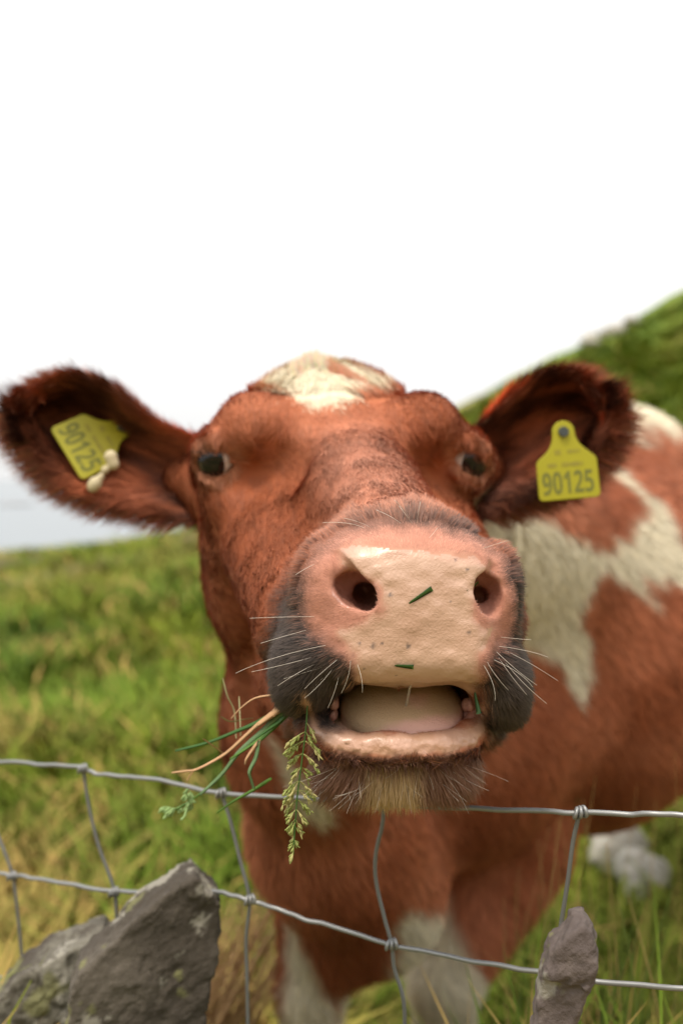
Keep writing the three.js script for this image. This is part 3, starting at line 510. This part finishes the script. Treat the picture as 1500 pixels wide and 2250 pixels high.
// forelock on the poll
{
  const T = new Hair(2600), R = rng(17);
  for (let i = 0; i < 2600; i++) {
    const u = 640 + 165 * R(), p0 = cow.hit(u, 812 + 0.28 * Math.abs(u - 690) + 9 * R(), 0.7, 1.3), red = u > 722 + 12 * (R() - 0.5), c = (red ? RED2 : [0.58, 0.5, 0.36]).map((x) => x * (0.7 + 0.6 * R()));
    const tall = Math.exp(-Math.pow((u - 695) / 75, 2)); T.add(p0, V(0, 0.6, 0.8).normalize(), V(0.5 * (R() - 0.5) - 0.1, 1, 0.1).normalize(), 0.006 + 0.014 * tall * (0.4 + R()), 0.1, 0.001, c, mix3(c, [0.55, 0.42, 0.3], 0.3), bendBy(R, 0.8), R);
  }
  T.build('forelock', hairMat, cowThing, cowAt);
}
// eyelashes
{
  const R = rng(19), T = new Hair(300), arcs = [[[440, 996], [474, 968], [520, 994]], [[1008, 980], [1034, 964], [1064, 1000]]];
  arcs.forEach((a, k) => { const c = new THREE.CatmullRomCurve3(a.map(([u, v]) => P(u, v, k ? 0.921 : 0.912))); for (let i = 0; i < 55; i++) T.add(c.getPoint(R()), V(0, 0.5, 0.86), V((k ? 0.5 : -0.5) + 0.4 * (R() - 0.5), -0.25 + 0.3 * R(), 0.7).normalize(), 0.008 + 0.009 * R(), 0.25 * R(), 0.0005, [0.018, 0.010, 0.008], [0.03, 0.016, 0.01], V(0, 0.5, 0), R); });
  T.build('eyelashes', hairMat, cowThing, cowAt);
}
// whiskers
{
  const R = rng(8), bits = [], wm = std({ color: rgb(0.62, 0.56, 0.48), roughness: 0.4, side: THREE.DoubleSide });
  const wisp = (u, v, du, dv, dd, w = 0.00038) => {
    const p = cow.hit(u, v), s = 0.64 / 2000, e = p.clone().add(V(du * s, -dv * s, dd)), mid = p.clone().lerp(e, 0.5).add(V((R() - 0.5) * Math.hypot(du, dv) * s * 0.3, Math.hypot(du, dv) * s * 0.13 * R(), 0.008));
    bits.push(shift(new THREE.TubeGeometry(new THREE.QuadraticBezierCurve3(p, mid, e), 10, w * 0.30, 4), cowAt));
  };
  for (const a of [[690, 1355, -145, 5], [672, 1385, -100, 25], [715, 1418, -195, 55], [700, 1440, -150, 40], [740, 1450, -70, 60], [730, 1470, -60, 55], [720, 1480, -40, 50], [745, 1480, -25, 75], [712, 1465, -90, 30], [690, 1460, -80, 45], [770, 1450, -20, 75], [785, 1460, 10, 55], [1095, 1420, 105, 20], [1090, 1432, 90, 75], [1085, 1450, 85, 60], [1070, 1455, 45, 60], [1062, 1462, 20, 70], [1100, 1400, 60, 0], [1095, 1445, 60, 80], [1110, 1430, 120, 70], [1105, 1450, 90, 90], [900, 1140, -40, -45], [905, 1150, -30, -40], [915, 1150, 8, -50], [880, 1150, -55, -30], [800, 1160, -95, -12], [812, 1158, -60, -22], [960, 1160, -22, 20], [1060, 1205, 55, -20], [690, 1240, -40, 20]]) wisp(...a, 0.02 * (R() - 0.3));
  for (let i = 0; i < 46; i++) { const u = 700 + 350 * R(), v = 1676 + 55 * R(), k = (u - 872) / 180; wisp(u, v, k * 60 + 90 * (R() - 0.5), 15 + 110 * R() * R() * (1 - 0.4 * Math.abs(k)), 0.02 * R(), 0.00014 + 0.00012 * R()); }
  mesh('whiskers', mergeGeometries(bits), wm, cowThing).userData.kind = 'stuff';
}
// ---------------------------------------------------------------- ear tags
const { FontLoader } = await import('three/addons/loaders/FontLoader.js'), { TextGeometry } = await import('three/addons/geometries/TextGeometry.js');
const bold = await new FontLoader().loadAsync('fonts/droid/droid_sans_bold.typeface.json');
const tagMat = phys({ color: rgb(0.36, 0.335, 0.012), roughness: 0.5 }), printMat = std({ color: rgb(0.15, 0.155, 0.025), roughness: 0.7 });
function earTag(at, turn, tilt, label, scale) {
  const t = group('ear_tag', at); t.rotation.set(tilt, 0, turn, 'ZXY'); tag(t, label, 'ear tag', 'yellow ear tags of the cow');
  const k = scale, S = new THREE.Shape(), q = (x, y) => [x * k, -y * k];
  S.moveTo(...q(-23, 0)); S.absarc(0, 0, 23 * k, Math.PI, 0, true); S.bezierCurveTo(...q(23, 18), ...q(30, 28), ...q(44, 42)); S.lineTo(...q(62, 58)); S.quadraticCurveTo(...q(66, 62), ...q(66, 70)); S.lineTo(...q(67, 136)); S.quadraticCurveTo(...q(67, 147), ...q(56, 147)); S.lineTo(...q(-54, 147)); S.quadraticCurveTo(...q(-65, 147), ...q(-65, 136)); S.lineTo(...q(-64, 72)); S.quadraticCurveTo(...q(-64, 62), ...q(-56, 57)); S.lineTo(...q(-42, 46)); S.bezierCurveTo(...q(-28, 32), ...q(-23, 18), ...q(-23, 0));
  const panel = mesh('panel', new THREE.ExtrudeGeometry(S, { depth: 0.0012, bevelEnabled: true, bevelThickness: 0.0005, bevelSize: 0.0006, bevelSegments: 2, curveSegments: 16 }), tagMat, t);
  const stud = new THREE.CylinderGeometry(0.0052, 0.0058, 0.0035, 24); stud.rotateX(Math.PI / 2); mesh('stud', stud.translate(0, 0, 0.0034), std({ color: rgb(0.05, 0.06, 0.06), roughness: 0.5 }), t);
  const g = new TextGeometry('90125', { font: bold, size: 1, depth: 0.001, curveSegments: 6 }); g.computeBoundingBox(); const b = g.boundingBox; g.translate(-b.min.x, -b.min.y, 0); g.scale(112 * k / (b.max.x - b.min.x), 50 * k / (b.max.y - b.min.y), 0.15); g.translate(-56 * k, -136 * k, 0.0018); mesh('number', g, printMat, panel);
  const R = rng(3), small = []; for (const [y, x0, n, h] of [[44, -20, 2, 18], [44, 8, 4, 11], [72, -38, 3, 10], [72, -8, 7, 11]]) for (let i = 0; i < n; i++) { const w = (3 + 4 * R()) * k, s = new THREE.BoxGeometry(w, h * (0.6 + 0.4 * R()) * k, 0.0002); small.push(s.translate((x0 + i * 7) * k, -y * k, 0.0019)); }
  mesh('small_print', mergeGeometries(small), std({ color: rgb(0.27, 0.24, 0.03), roughness: 0.7 }), panel).userData.kind = 'stuff';
  return t;
}
earTag(P(1236, 949, 0.978), 0.09, -0.05, 'yellow ear tag numbered 90125 hanging upright with its dark stud showing', 0.978 / 2000);
{
  const t = earTag(P(268, 940, 1.062), -1.03, -0.6, 'yellow ear tag numbered 90125 lying tilted and half sunk in ear hair', 1.015 / 2000);
  const f = new Field(), at = P(268, 940, 1.062); for (const [u, v, r] of [[244, 1004, 15], [250, 1020, 13], [232, 1032, 9], [210, 1062, 15], [204, 1070, 12], [222, 1048, 8]]) f.ell(P(u, v, 1.015), [r * 0.0005, r * 0.0005, r * 0.0004], 0.004);
  const g = shift(toGeometry(surface(f, P(180, 1110, 1.06), P(280, 980, 0.99), 0.0012)), at), o = mesh('clip', g, std({ color: rgb(0.5, 0.43, 0.27), roughness: 0.6 }), t);
  o.quaternion.copy(t.quaternion).invert(); o.userData.label = 'knobbly cream coloured clip beside the panel';
}
// ---------------------------------------------------------------- wire fence
const fenceD = (u) => 1 / (1.0 + u / 1500 * 0.515), FP = (u, v, e = 0) => P(u, v, fenceD(u) + e);
const zinc = std({ color: rgb(0.24, 0.245, 0.245), roughness: 0.42, metalness: 0.55 }), zincDull = std({ color: rgb(0.16, 0.165, 0.165), roughness: 0.55, metalness: 0.45 });
{
  const at = V(0.05, 0.6, -0.8), t = group('wire_fence', at); tag(t, 'galvanised sheep netting of kinked grey wires in front of the cow', 'fence');
  const R = rng(41), wire = (name, pts, r, m, wob) => { const c = new THREE.CatmullRomCurve3(pts.map(([u, v]) => FP(u, v).sub(at)), false, 'centripetal'); const n = Math.round(c.getLength() / 0.012), q = c.getPoints(n).map((p, i) => p.add(V(0, wob * noise(i * 0.55, r * 999, pts[0][1]), wob * noise(i * 0.5, 5, pts[0][1])))); return mesh(name, new THREE.TubeGeometry(new THREE.CatmullRomCurve3(q), n * 3, r, 10), m, t); };
  const top = [[-420, 1640], [-200, 1655], [0, 1673], [90, 1680], [183, 1688], [215, 1700], [300, 1707], [390, 1724], [487, 1742], [620, 1752], [740, 1758], [845, 1767], [960, 1771], [1110, 1780], [1273, 1785], [1400, 1789], [1500, 1793], [1750, 1803], [1950, 1812]];
  const mid = [[-420, 1880], [-200, 1895], [0, 1917], [28, 1924], [80, 1930], [160, 1945], [252, 1960], [330, 1961], [455, 1959], [500, 1965], [548, 1977], [600, 1992], [660, 2016], [740, 2040], [860, 2074], [1000, 2106], [1100, 2122], [1205, 2140], [1330, 2160], [1500, 2173], [1750, 2200], [1950, 2220]];
  const low = [[-420, 2110], [-200, 2130], [0, 2150], [50, 2170], [262, 2215], [545, 2280], [885, 2360], [1195, 2440], [1500, 2500], [1750, 2540], [1950, 2570]];
  wire('wire', top, 0.00215, zinc, 0.0011); wire('wire', mid, 0.00205, zinc, 0.0011); wire('wire', low, 0.002, zinc, 0.0011);
  const stays = [[[-70, 1668], [-40, 1760], [0, 1845], [28, 1924], [42, 2030], [55, 2160]], [[183, 1688], [192, 1750], [215, 1850], [252, 1960], [257, 2030], [262, 2215]], [[487, 1742], [508, 1810], [528, 1890], [548, 1977], [541, 2060], [543, 2160], [545, 2280]], [[842, 1767], [840, 1810], [826, 1870], [825, 1930], [845, 2020], [860, 2074], [866, 2130], [886, 2195], [885, 2360]], [[1272, 1785], [1258, 1850], [1246, 1940], [1232, 2030], [1215, 2142], [1195, 2440]], [[1780, 1804], [1740, 2000], [1735, 2200], [1730, 2530]]];
  for (const s of stays) wire('stay', s, 0.0017, zincDull, 0.0005);
  const knot = (u, v, turn) => { const bits = []; for (let k = 0; k < 3; k++) { const g = new THREE.TorusGeometry(0.0036, 0.0016, 8, 16); g.rotateY(Math.PI / 2 + turn + (k - 1) * 0.25); g.rotateZ((k - 1) * 0.2); g.translate((k - 1) * 0.0031, (k - 1) * 0.0008, 0); bits.push(g); } const o = mesh('knot', mergeGeometries(bits), zinc, t); o.position.copy(FP(u, v, -0.001)).sub(at); o.rotation.z = -0.06; };
  for (const [u, v] of [[183, 1689], [487, 1743], [843, 1767], [1273, 1785], [28, 1925], [252, 1960], [549, 1977], [860, 2075], [1214, 2141], [-68, 1667]]) knot(u, v, -0.3 + 0.6 * R());
}
for (const [u, v, lab] of [[-440, 1600, 'grey weathered fence post beside the leaning slab'], [1970, 1760, 'grey weathered fence post beside the pointed stone']]) {
  const p = FP(u, v), y0 = ground(p.x, p.z) - 0.2, t = group('fence_post', V(p.x, y0, p.z)); tag(t, lab, 'fence post', 'posts that hold the netting');
  const g = new THREE.CylinderGeometry(0.042, 0.048, p.y - y0 + 0.08, 20, 12); g.translate(0, (p.y - y0 + 0.08) / 2, -0.045); const a = g.attributes.position; for (let i = 0; i < a.count; i++) { const k = 1 + 0.05 * noise(a.getX(i) * 30, a.getY(i) * 3, a.getZ(i) * 30); a.setX(i, a.getX(i) * k); } g.computeVertexNormals();
  mesh('pole', g, std({ color: rgb(0.2, 0.17, 0.13), roughness: 0.95 }), t);
}
// ---------------------------------------------------------------- stones
const grain = new Uint8Array(256 * 256 * 4);
for (let y = 0; y < 256; y++) for (let x = 0; x < 256; x++) { const v = 128 + 170 * fbm(x * 0.06, y * 0.06, 4.4, 5) + 60 * (h3(x, y, 5) - 0.5), o = (y * 256 + x) * 4; grain[o] = grain[o + 1] = grain[o + 2] = clamp(v, 0, 255); grain[o + 3] = 255; }
const grainTex = new THREE.DataTexture(grain, 256, 256); grainTex.wrapS = grainTex.wrapT = THREE.MirroredRepeatWrapping; grainTex.magFilter = THREE.LinearFilter; grainTex.needsUpdate = true;
function slab(name, label, outline, d, thick, yaw, seed, opt = {}) {
  const c = outline.reduce((a, p) => [a[0] + p[0] / outline.length, a[1] + p[1] / outline.length], [0, 0]), at = P(c[0], c[1], d), X = V(Math.cos(yaw), 0, -Math.sin(yaw)), Z = V(Math.sin(yaw), 0, Math.cos(yaw));
  const poly = outline.map(([u, v]) => { const p = P(u, v, d).sub(at); return [p.x / Math.cos(yaw), p.y]; }), f = new Field(), tl = opt.lean || 0, ns = opt.rough ?? 1;
  f.put((x, y, z) => {
    x -= at.x; y -= at.y; z -= at.z; const a = x * X.x + z * X.z, b = x * Z.x + z * Z.z - tl * y, e = polyDist(poly, a, y), lay = 0.0022 * noise(a * 20 + seed, y * 20 + b * 90, b * 140);
    const q = Math.abs(b + thick / 2) - thick / 2 + lay + 0.004 * fbm(a * 45, y * 45, seed, 3), r = Math.max(e, q);
    const h = 0.005 - Math.abs(e - q), rr = r + (h > 0 ? h * h / 0.02 : 0);
    return (rr + ns * (0.005 * fbm(x * 22 + seed, y * 22, z * 22, 3) + 0.0035 * fbm(x * 120, y * 120, z * 120 + seed, 3))) * 0.8;
  }, at, 0.6, 1e-6);
  const xs = poly.map((p) => p[0]), ys = poly.map((p) => p[1]), lo = V(at.x + Math.min(...xs) - 0.05, at.y + Math.min(...ys) - 0.02, at.z - thick - 0.12), hi = V(at.x + Math.max(...xs) + 0.05, at.y + Math.max(...ys) + 0.03, at.z + 0.1);
  const s = surface(f, lo, hi, opt.h || 0.0032, null, 0.001); s.col = []; s.uv = [];
  for (let i = 0; i < s.pos.length; i += 3) {
    const x = s.pos[i], y = s.pos[i + 1], z = s.pos[i + 2], n = fbm(x * 14, y * 14, z * 14 + seed, 4), l1 = fbm(x * 24 + 5, y * 24, z * 24 + seed, 3), l2 = fbm(x * 40 + 9, y * 40, z * 40 + seed, 2), g = fbm(x * 300, y * 300, z * 300, 2);
    let c1 = mix3(opt.base || [0.048, 0.039, 0.029], opt.base2 || [0.090, 0.076, 0.059], sst(-0.3, 0.4, n + 0.5 * g)); c1 = mix3(c1, [0.30, 0.285, 0.24], 0.7 * sst(0.27, 0.36, l1 + 0.16 * g) ); c1 = mix3(c1, [0.16, 0.16, 0.06], 0.7 * sst(0.28, 0.36, l2 + 0.12 * g)); s.col.push(...c1); s.uv.push((x + z * 0.7) / 0.12, (y + z * 0.5) / 0.12);
  }
  const t = group(name, V(at.x, at.y, at.z)); tag(t, label, 'stone', opt.group); mesh('stone', shift(toGeometry(s), at), std({ vertexColors: true, roughness: 0.95, bumpMap: grainTex, bumpScale: 0.0016 }), t);
}
slab('wall_stone', 'large dark grey slab with a sharp peak standing before the fence', [[150, 2330], [165, 2170], [182, 2122], [232, 2078], [282, 2028], [340, 1985], [398, 1945], [428, 1938], [452, 1970], [478, 2002], [480, 2070], [462, 2150], [446, 2240], [440, 2620], [150, 2640]], 0.84, 0.05, 0.25, 3, { group: 'stones set on edge along the bank' });
slab('wall_stone', 'low layered slab with lichen leaning behind the large dark slab', [[-260, 2420], [-160, 2300], [-60, 2240], [0, 2192], [40, 2150], [100, 2118], [170, 2092], [215, 2078], [225, 2110], [205, 2200], [190, 2330], [190, 2560], [-260, 2560]], 0.90, 0.06, 0.15, 8, { group: 'stones set on edge along the bank', base2: [0.15, 0.14, 0.11] });
slab('wall_stone', 'narrow pointed purplish stone standing before the fence', [[1165, 2300], [1182, 2200], [1196, 2135], [1212, 2098], [1236, 2072], [1260, 2042], [1280, 2026], [1296, 2044], [1303, 2100], [1294, 2150], [1280, 2215], [1266, 2300], [1265, 2900], [1150, 2900]], 0.60, 0.026, -0.2, 14, { group: 'stones set on edge along the bank', base: [0.085, 0.066, 0.06], base2: [0.14, 0.112, 0.10], h: 0.0026 });
function boulder(u, v, d, r, seed, label, grp) {
  const f = new Field(), at = P(u, v, d), R = rng(seed); for (let i = 0; i < 5; i++) f.ell(V(at.x + (R() - 0.5) * r, at.y + (R() - 0.5) * r * 0.7, at.z + (R() - 0.5) * r), [r * (0.5 + 0.3 * R()), r * (0.4 + 0.3 * R()), r * 0.6], r * 0.2);
  const F0 = new Field().put((x, y, z) => f.at(x, y, z) + r * 0.16 * fbm(x / r * 2.2, y / r * 2.2, z / r * 2.2, 3), at, r * 1.8, 1e-6), s = surface(F0, V(at.x - 1.7 * r, at.y - 1.7 * r, at.z - 1.7 * r), V(at.x + 1.7 * r, at.y + 1.7 * r, at.z + 1.7 * r), r / 16, null, r / 30); s.col = [];
  for (let i = 0; i < s.pos.length; i += 3) s.col.push(...mix3([0.28, 0.265, 0.22], [0.46, 0.43, 0.37], clamp(0.5 + 1.5 * fbm(s.pos[i] / r * 3, s.pos[i + 1] / r * 3, s.pos[i + 2] / r * 3, 3))));
  tag(mesh('boulder', shift(toGeometry(s), at), std({ vertexColors: true, roughness: 0.95 })), label, 'rock', grp).position.copy(at);
}
boulder(1335, 1850, 2.75, 0.10, 4, 'broad pale boulder in the grass under the belly of the cow', 'pale rocks in the pasture');
boulder(1412, 1930, 2.55, 0.085, 5, 'smaller rounded pale boulder in front of the broad boulder', 'pale rocks in the pasture');
for (const [u, v, r, s] of [[1292, 748, 0.28, 21], [1344, 722, 0.32, 22], [1386, 704, 0.24, 23]]) boulder(u, v, 24.5, r, s, { 21: 'pale rock lowest of three on the skyline of the green hill', 22: 'largest of three pale rocks on the skyline of the green hill', 23: 'small pale rock highest of three on the skyline of the green hill' }[s], 'rocks on the hill skyline');
// ---------------------------------------------------------------- grass in the mouth and on the nose
function blade(pts, w0, w1, roll = 0.3, n = 18) {                 // a folded strip along a curve, widths in metres
  const c = new THREE.CatmullRomCurve3(pts), q = c.getPoints(n), pos = [], idx = [];
  for (let i = 0; i <= n; i++) {
    const T = c.getTangent(i / n), side = V(0, 0, 1).cross(T).normalize().applyAxisAngle(T, roll), up = T.clone().cross(side), t = i / n, w = (w0 + (w1 - w0) * t) / 2 * Math.min(1, 3 * t + 0.6);
    const l = q[i].clone().addScaledVector(side, w), r = q[i].clone().addScaledVector(side, -w), m = q[i].clone().addScaledVector(up, -0.3 * w), b = q[i].clone().addScaledVector(up, -0.3 * w - 0.00018); pos.push(...l.toArray(), ...m.toArray(), ...r.toArray(), ...b.toArray());
    if (i < n) for (let k = 0; k < 4; k++) { const a = i * 4 + k, d = i * 4 + (k + 1) % 4; idx.push(a, d, d + 4, a, d + 4, a + 4); }
  }
  return toGeometry({ pos, idx });
}
const leaf = phys({ color: rgb(0.075, 0.17, 0.022), roughness: 0.45, side: THREE.DoubleSide }), leafDark = phys({ color: rgb(0.035, 0.105, 0.016), roughness: 0.45, side: THREE.DoubleSide }), leafBlue = phys({ color: rgb(0.13, 0.22, 0.10), roughness: 0.5, side: THREE.DoubleSide }), dry = std({ color: rgb(0.50, 0.30, 0.16), roughness: 0.8, side: THREE.DoubleSide }), pale = std({ color: rgb(0.45, 0.40, 0.22), roughness: 0.8, side: THREE.DoubleSide });
{
  const at = P(640, 1548, 0.70), t = group('grass_bundle', at); tag(t, 'bundle of green and dry grass blades sticking out of the mouth corner', 'grass');
  const px = 0.7 / 2000;
  for (const [name, m, w0, w1, d0, d1, pts] of [
    ['blade', leafDark, 10, 4, 0.688, 0.76, [[648, 1552], [596, 1572], [556, 1592], [514, 1609], [459, 1631], [385, 1650]]],
    ['blade', leafBlue, 13, 5, 0.688, 0.75, [[640, 1546], [604, 1580], [574, 1609], [525, 1653], [487, 1702], [440, 1746]]],
    ['blade', leaf, 11, 3, 0.690, 0.72, [[654, 1548], [626, 1574], [596, 1604], [541, 1645], [505, 1668]]],
    ['blade', leafDark, 9, 3, 0.690, 0.70, [[650, 1544], [615, 1584], [590, 1602], [560, 1624]]],
    ['blade', leaf, 8, 4, 0.692, 0.71, [[640, 1560], [600, 1600], [572, 1626], [548, 1640]]],
    ['dry_stalk', dry, 8, 3, 0.692, 0.76, [[630, 1552], [582, 1579], [541, 1615], [495, 1656], [432, 1691], [410, 1694], [377, 1698]]],
    ['dry_stalk', dry, 4, 2, 0.692, 0.73, [[610, 1524], [596, 1527], [558, 1535], [528, 1557], [508, 1579]]],
    ['dry_stalk', dry, 4, 3, 0.74, 0.75, [[446, 1623], [470, 1640], [492, 1656]]],
    ['dry_stalk', dry, 3, 2, 0.75, 0.76, [[426, 1692], [418, 1704], [411, 1716]]],
    ['blade', leafBlue, 8, 6, 0.70, 0.71, [[569, 1628], [562, 1664], [548, 1697], [552, 1715], [558, 1734]]],
    ['blade', leaf, 7, 3, 0.70, 0.76, [[596, 1710], [558, 1735], [514, 1760], [476, 1787]]],
    ['dry_stalk', pale, 5, 3, 0.74, 0.75, [[489, 1490], [500, 1530], [514, 1560], [519, 1623]]],
    ['dry_stalk', pale, 4, 3, 0.73, 0.73, [[525, 1530], [527, 1570], [529, 1617]]],
    ['dry_stalk', dry, 7, 4, 0.70, 0.71, [[571, 1626], [556, 1645], [541, 1669], [538, 1680]]],
    ['sheath', dry, 15, 8, 0.688, 0.70, [[622, 1552], [600, 1568], [566, 1593]]],
    ['dry_stalk', pale, 4, 2, 0.74, 0.75, [[486, 1575], [505, 1585], [540, 1580], [556, 1578]]]])
    mesh(name, shift(blade(pts.map(([u, v], i) => P(u, v, d0 + (d1 - d0) * i / (pts.length - 1))), w0 * px * 1.35, w1 * px * 1.35, 0.5), at), m, t);
}
function panicle(label, stem, d0, d1, tufts, seed, s, mats) {
  const pts = stem.map(([u, v], i) => P(u, v, d0 + (d1 - d0) * i / (stem.length - 1))), at = pts[0].clone(), t = group('grass_panicle', at), R = rng(seed), c = new THREE.CatmullRomCurve3(pts), px = d0 / 2000; tag(t, label, 'grass');
  const stalk = mesh('stem', shift(new THREE.TubeGeometry(c, 40, 0.00055 * s, 6), at), mats[0], t);
  for (const [k, du, dv, n] of tufts) {
    const a = c.getPoint(k), b = a.clone().add(V(du * px, -dv * px, (R() - 0.5) * 0.016)), br = new THREE.QuadraticBezierCurve3(a, a.clone().lerp(b, 0.5).add(V(0, 0.002, 0)), b), bits = [new THREE.TubeGeometry(br, 8, 0.00025 * s, 5)];
    for (let i = 0; i < n; i++) { const p = br.getPoint(0.35 + 0.65 * R()), g = new THREE.SphereGeometry(1, 5, 4); g.scale(0.00062 * s, 0.0021 * s * (0.6 + 0.7 * R()), 0.00062 * s); g.translate(0, -0.0022 * s, 0); g.rotateZ((du < 0 ? -1 : 1) * (0.2 + 0.9 * R())); g.rotateY((R() - 0.5) * 2); bits.push(g.translate(p.x, p.y, p.z)); }
    mesh('spikelets', shift(mergeGeometries(bits), at), mats[1 + Math.floor(R() * (mats.length - 1))], stalk).userData.kind = 'stuff';
  }
}
const seed1 = std({ color: rgb(0.22, 0.25, 0.06), roughness: 0.7 }), seed2 = std({ color: rgb(0.33, 0.30, 0.11), roughness: 0.7 });
{
  const R = rng(61), tufts = []; for (const [k, l, r] of [[0.16, 0, 20], [0.22, -45, 12], [0.27, -42, 30], [0.34, -30, 36], [0.42, -20, 20], [0.5, -30, 34], [0.56, -36, 40], [0.62, -22, 28], [0.68, -18, 22], [0.74, -14, 16]]) { if (l) for (let j = 0; j < 3; j++) tufts.push([k, l * (0.6 + 0.5 * R()), 14 + 26 * R(), 15]); if (r) for (let j = 0; j < 2; j++) tufts.push([k, r * (0.6 + 0.5 * R()), 14 + 26 * R(), 10]); }
  for (let k = 0.76; k < 0.995; k += 0.018) tufts.push([k, (R() - 0.5) * 18 * (1.1 - k) * 3, 10, 7]);
  panicle('feathery green grass seed head dangling from the lower lip', [[676, 1538], [672, 1600], [662, 1680], [653, 1750], [648, 1820], [644, 1878]], 0.662, 0.655, tufts, 62, 1, [leafDark, seed1, seed1, seed2]);
  const t2 = []; for (let i = 0; i < 12; i++) t2.push([0.55 + 0.44 * R(), -30 + 50 * R(), -28 + 56 * R(), 9]);
  panicle('pale green grass seed head hanging over the top fence wire', [[500, 1686], [470, 1716], [440, 1744], [410, 1765], [385, 1780]], 0.745, 0.78, t2, 63, 1.5, [leaf, std({ color: rgb(0.22, 0.33, 0.12), roughness: 0.7 })]);
}
for (const [a, b, w, lab] of [[[898, 1326], [948, 1293], 12, 'short green grass clipping stuck across the middle of the nose'], [[866, 1461], [908, 1464], 11, 'short green grass clipping stuck near the upper lip edge'], [[1024, 1298], [1050, 1275], 7, 'bent green grass clipping stuck beside the open nostril edge'], [[1044, 1518], [1054, 1566], 11, 'green grass clipping hanging from the dark lip']]) {
  const pa = cow.hit(...a), pb = cow.hit(...b); if (w === 11 && a[0] > 1000) { pa.copy(P(a[0], a[1], 0.668)); pb.copy(P(b[0], b[1], 0.662)); }
  const na = cow.grad(pa.x, pa.y, pa.z), nb = cow.grad(pb.x, pb.y, pb.z), m = pa.clone().lerp(pb, 0.5), e = 0.0012; const nm = cow.grad(m.x, m.y, m.z), off = Math.max(0, -cow.at(m.x, m.y, m.z));
  pa.addScaledVector(na, e); pb.addScaledVector(nb, e); m.addScaledVector(nm, e + off);
  const at = pa.clone(), g = shift(blade([pa, m, pb], w * 0.33e-3 * 0.45, w * 0.33e-3 * 1.1, 0.35, 8), at); tag(mesh('grass_clipping', g, leafDark), lab, 'grass', 'grass clippings on the muzzle').position.copy(at);
}
// ---------------------------------------------------------------- dry tussock and tall stems by the fence
{
  const R = rng(71), bits = [], x0 = -0.23, z0 = -1.42, at = V(x0, ground(x0, z0), z0), cols = []; 
  for (let i = 0; i < 260; i++) {
    const b = V(x0 + (R() - 0.5) * 0.22, at.y - 0.01, z0 + (R() - 0.5) * 0.16), u = 455 + 205 * R(), v = 1850 + 290 * R() + (660 - u) * 0.7, tip = P(u, v, 1.36 + 0.16 * R()), m = b.clone().lerp(tip, 0.55).add(V(-0.03 - 0.03 * R(), 0.05 * R(), 0));
    const g = blade([b, m, tip], 0.0046, 0.0015, R() * 3, 8), k = mix3([0.26, 0.14, 0.06], [0.48, 0.31, 0.15], R()), n = g.attributes.position.count, c = new Float32Array(n * 3); for (let j = 0; j < n; j++) c.set(k, j * 3); g.setAttribute('color', new THREE.BufferAttribute(c, 3)); bits.push(shift(g, at));
  }
  const t = group('dry_grass_tussock', at); tag(t, 'tussock of long brown dead grass beside the front leg of the cow', 'grass'); mesh('blades', mergeGeometries(bits), std({ vertexColors: true, roughness: 0.85, side: THREE.DoubleSide }), t).userData.kind = 'stuff';
}
{
  const R = rng(73), bits = [], at = V(0.36, 0, -1.25);
  for (let i = 0; i < 150; i++) {
    const d = 0.95 + 0.6 * R(), u0 = 1100 + 520 * R(), x = (u0 - 750) / 2000 * d, z = -d, b = V(x, ground(x, z) - 0.01, z), long = R() < 0.2, u = u0 + (R() - 0.5) * 330, v = long ? 1600 + 350 * R() : 1930 + 300 * R(), tip = P(Math.max(u, 1090 + 80 * R()), Math.max(v, 1560 + Math.max(0, 1440 - u) * 1.1), d + 0.1 * (R() - 0.5));
    const g = blade([b, b.clone().lerp(tip, 0.55).add(V((R() - 0.5) * 0.05, 0.03, 0)), tip], long ? 0.0022 : 0.0034, 0.0008, R() * 3, 8), k = R() < (long ? 0.75 : 0.3) ? [0.40, 0.26, 0.09] : mix3([0.05, 0.11, 0.015], [0.14, 0.19, 0.03], R()), n = g.attributes.position.count, c = new Float32Array(n * 3); for (let j = 0; j < n; j++) c.set(k, j * 3); g.setAttribute('color', new THREE.BufferAttribute(c, 3)); bits.push(shift(g, at));
  }
  const o = mesh('tall_grass', mergeGeometries(bits), std({ vertexColors: true, roughness: 0.75, side: THREE.DoubleSide })); o.position.copy(at); tag(o, 'tall green and straw grass stems growing by the pointed stone', 'grass', null, 'stuff');
}
renderer.render(scene, camera);
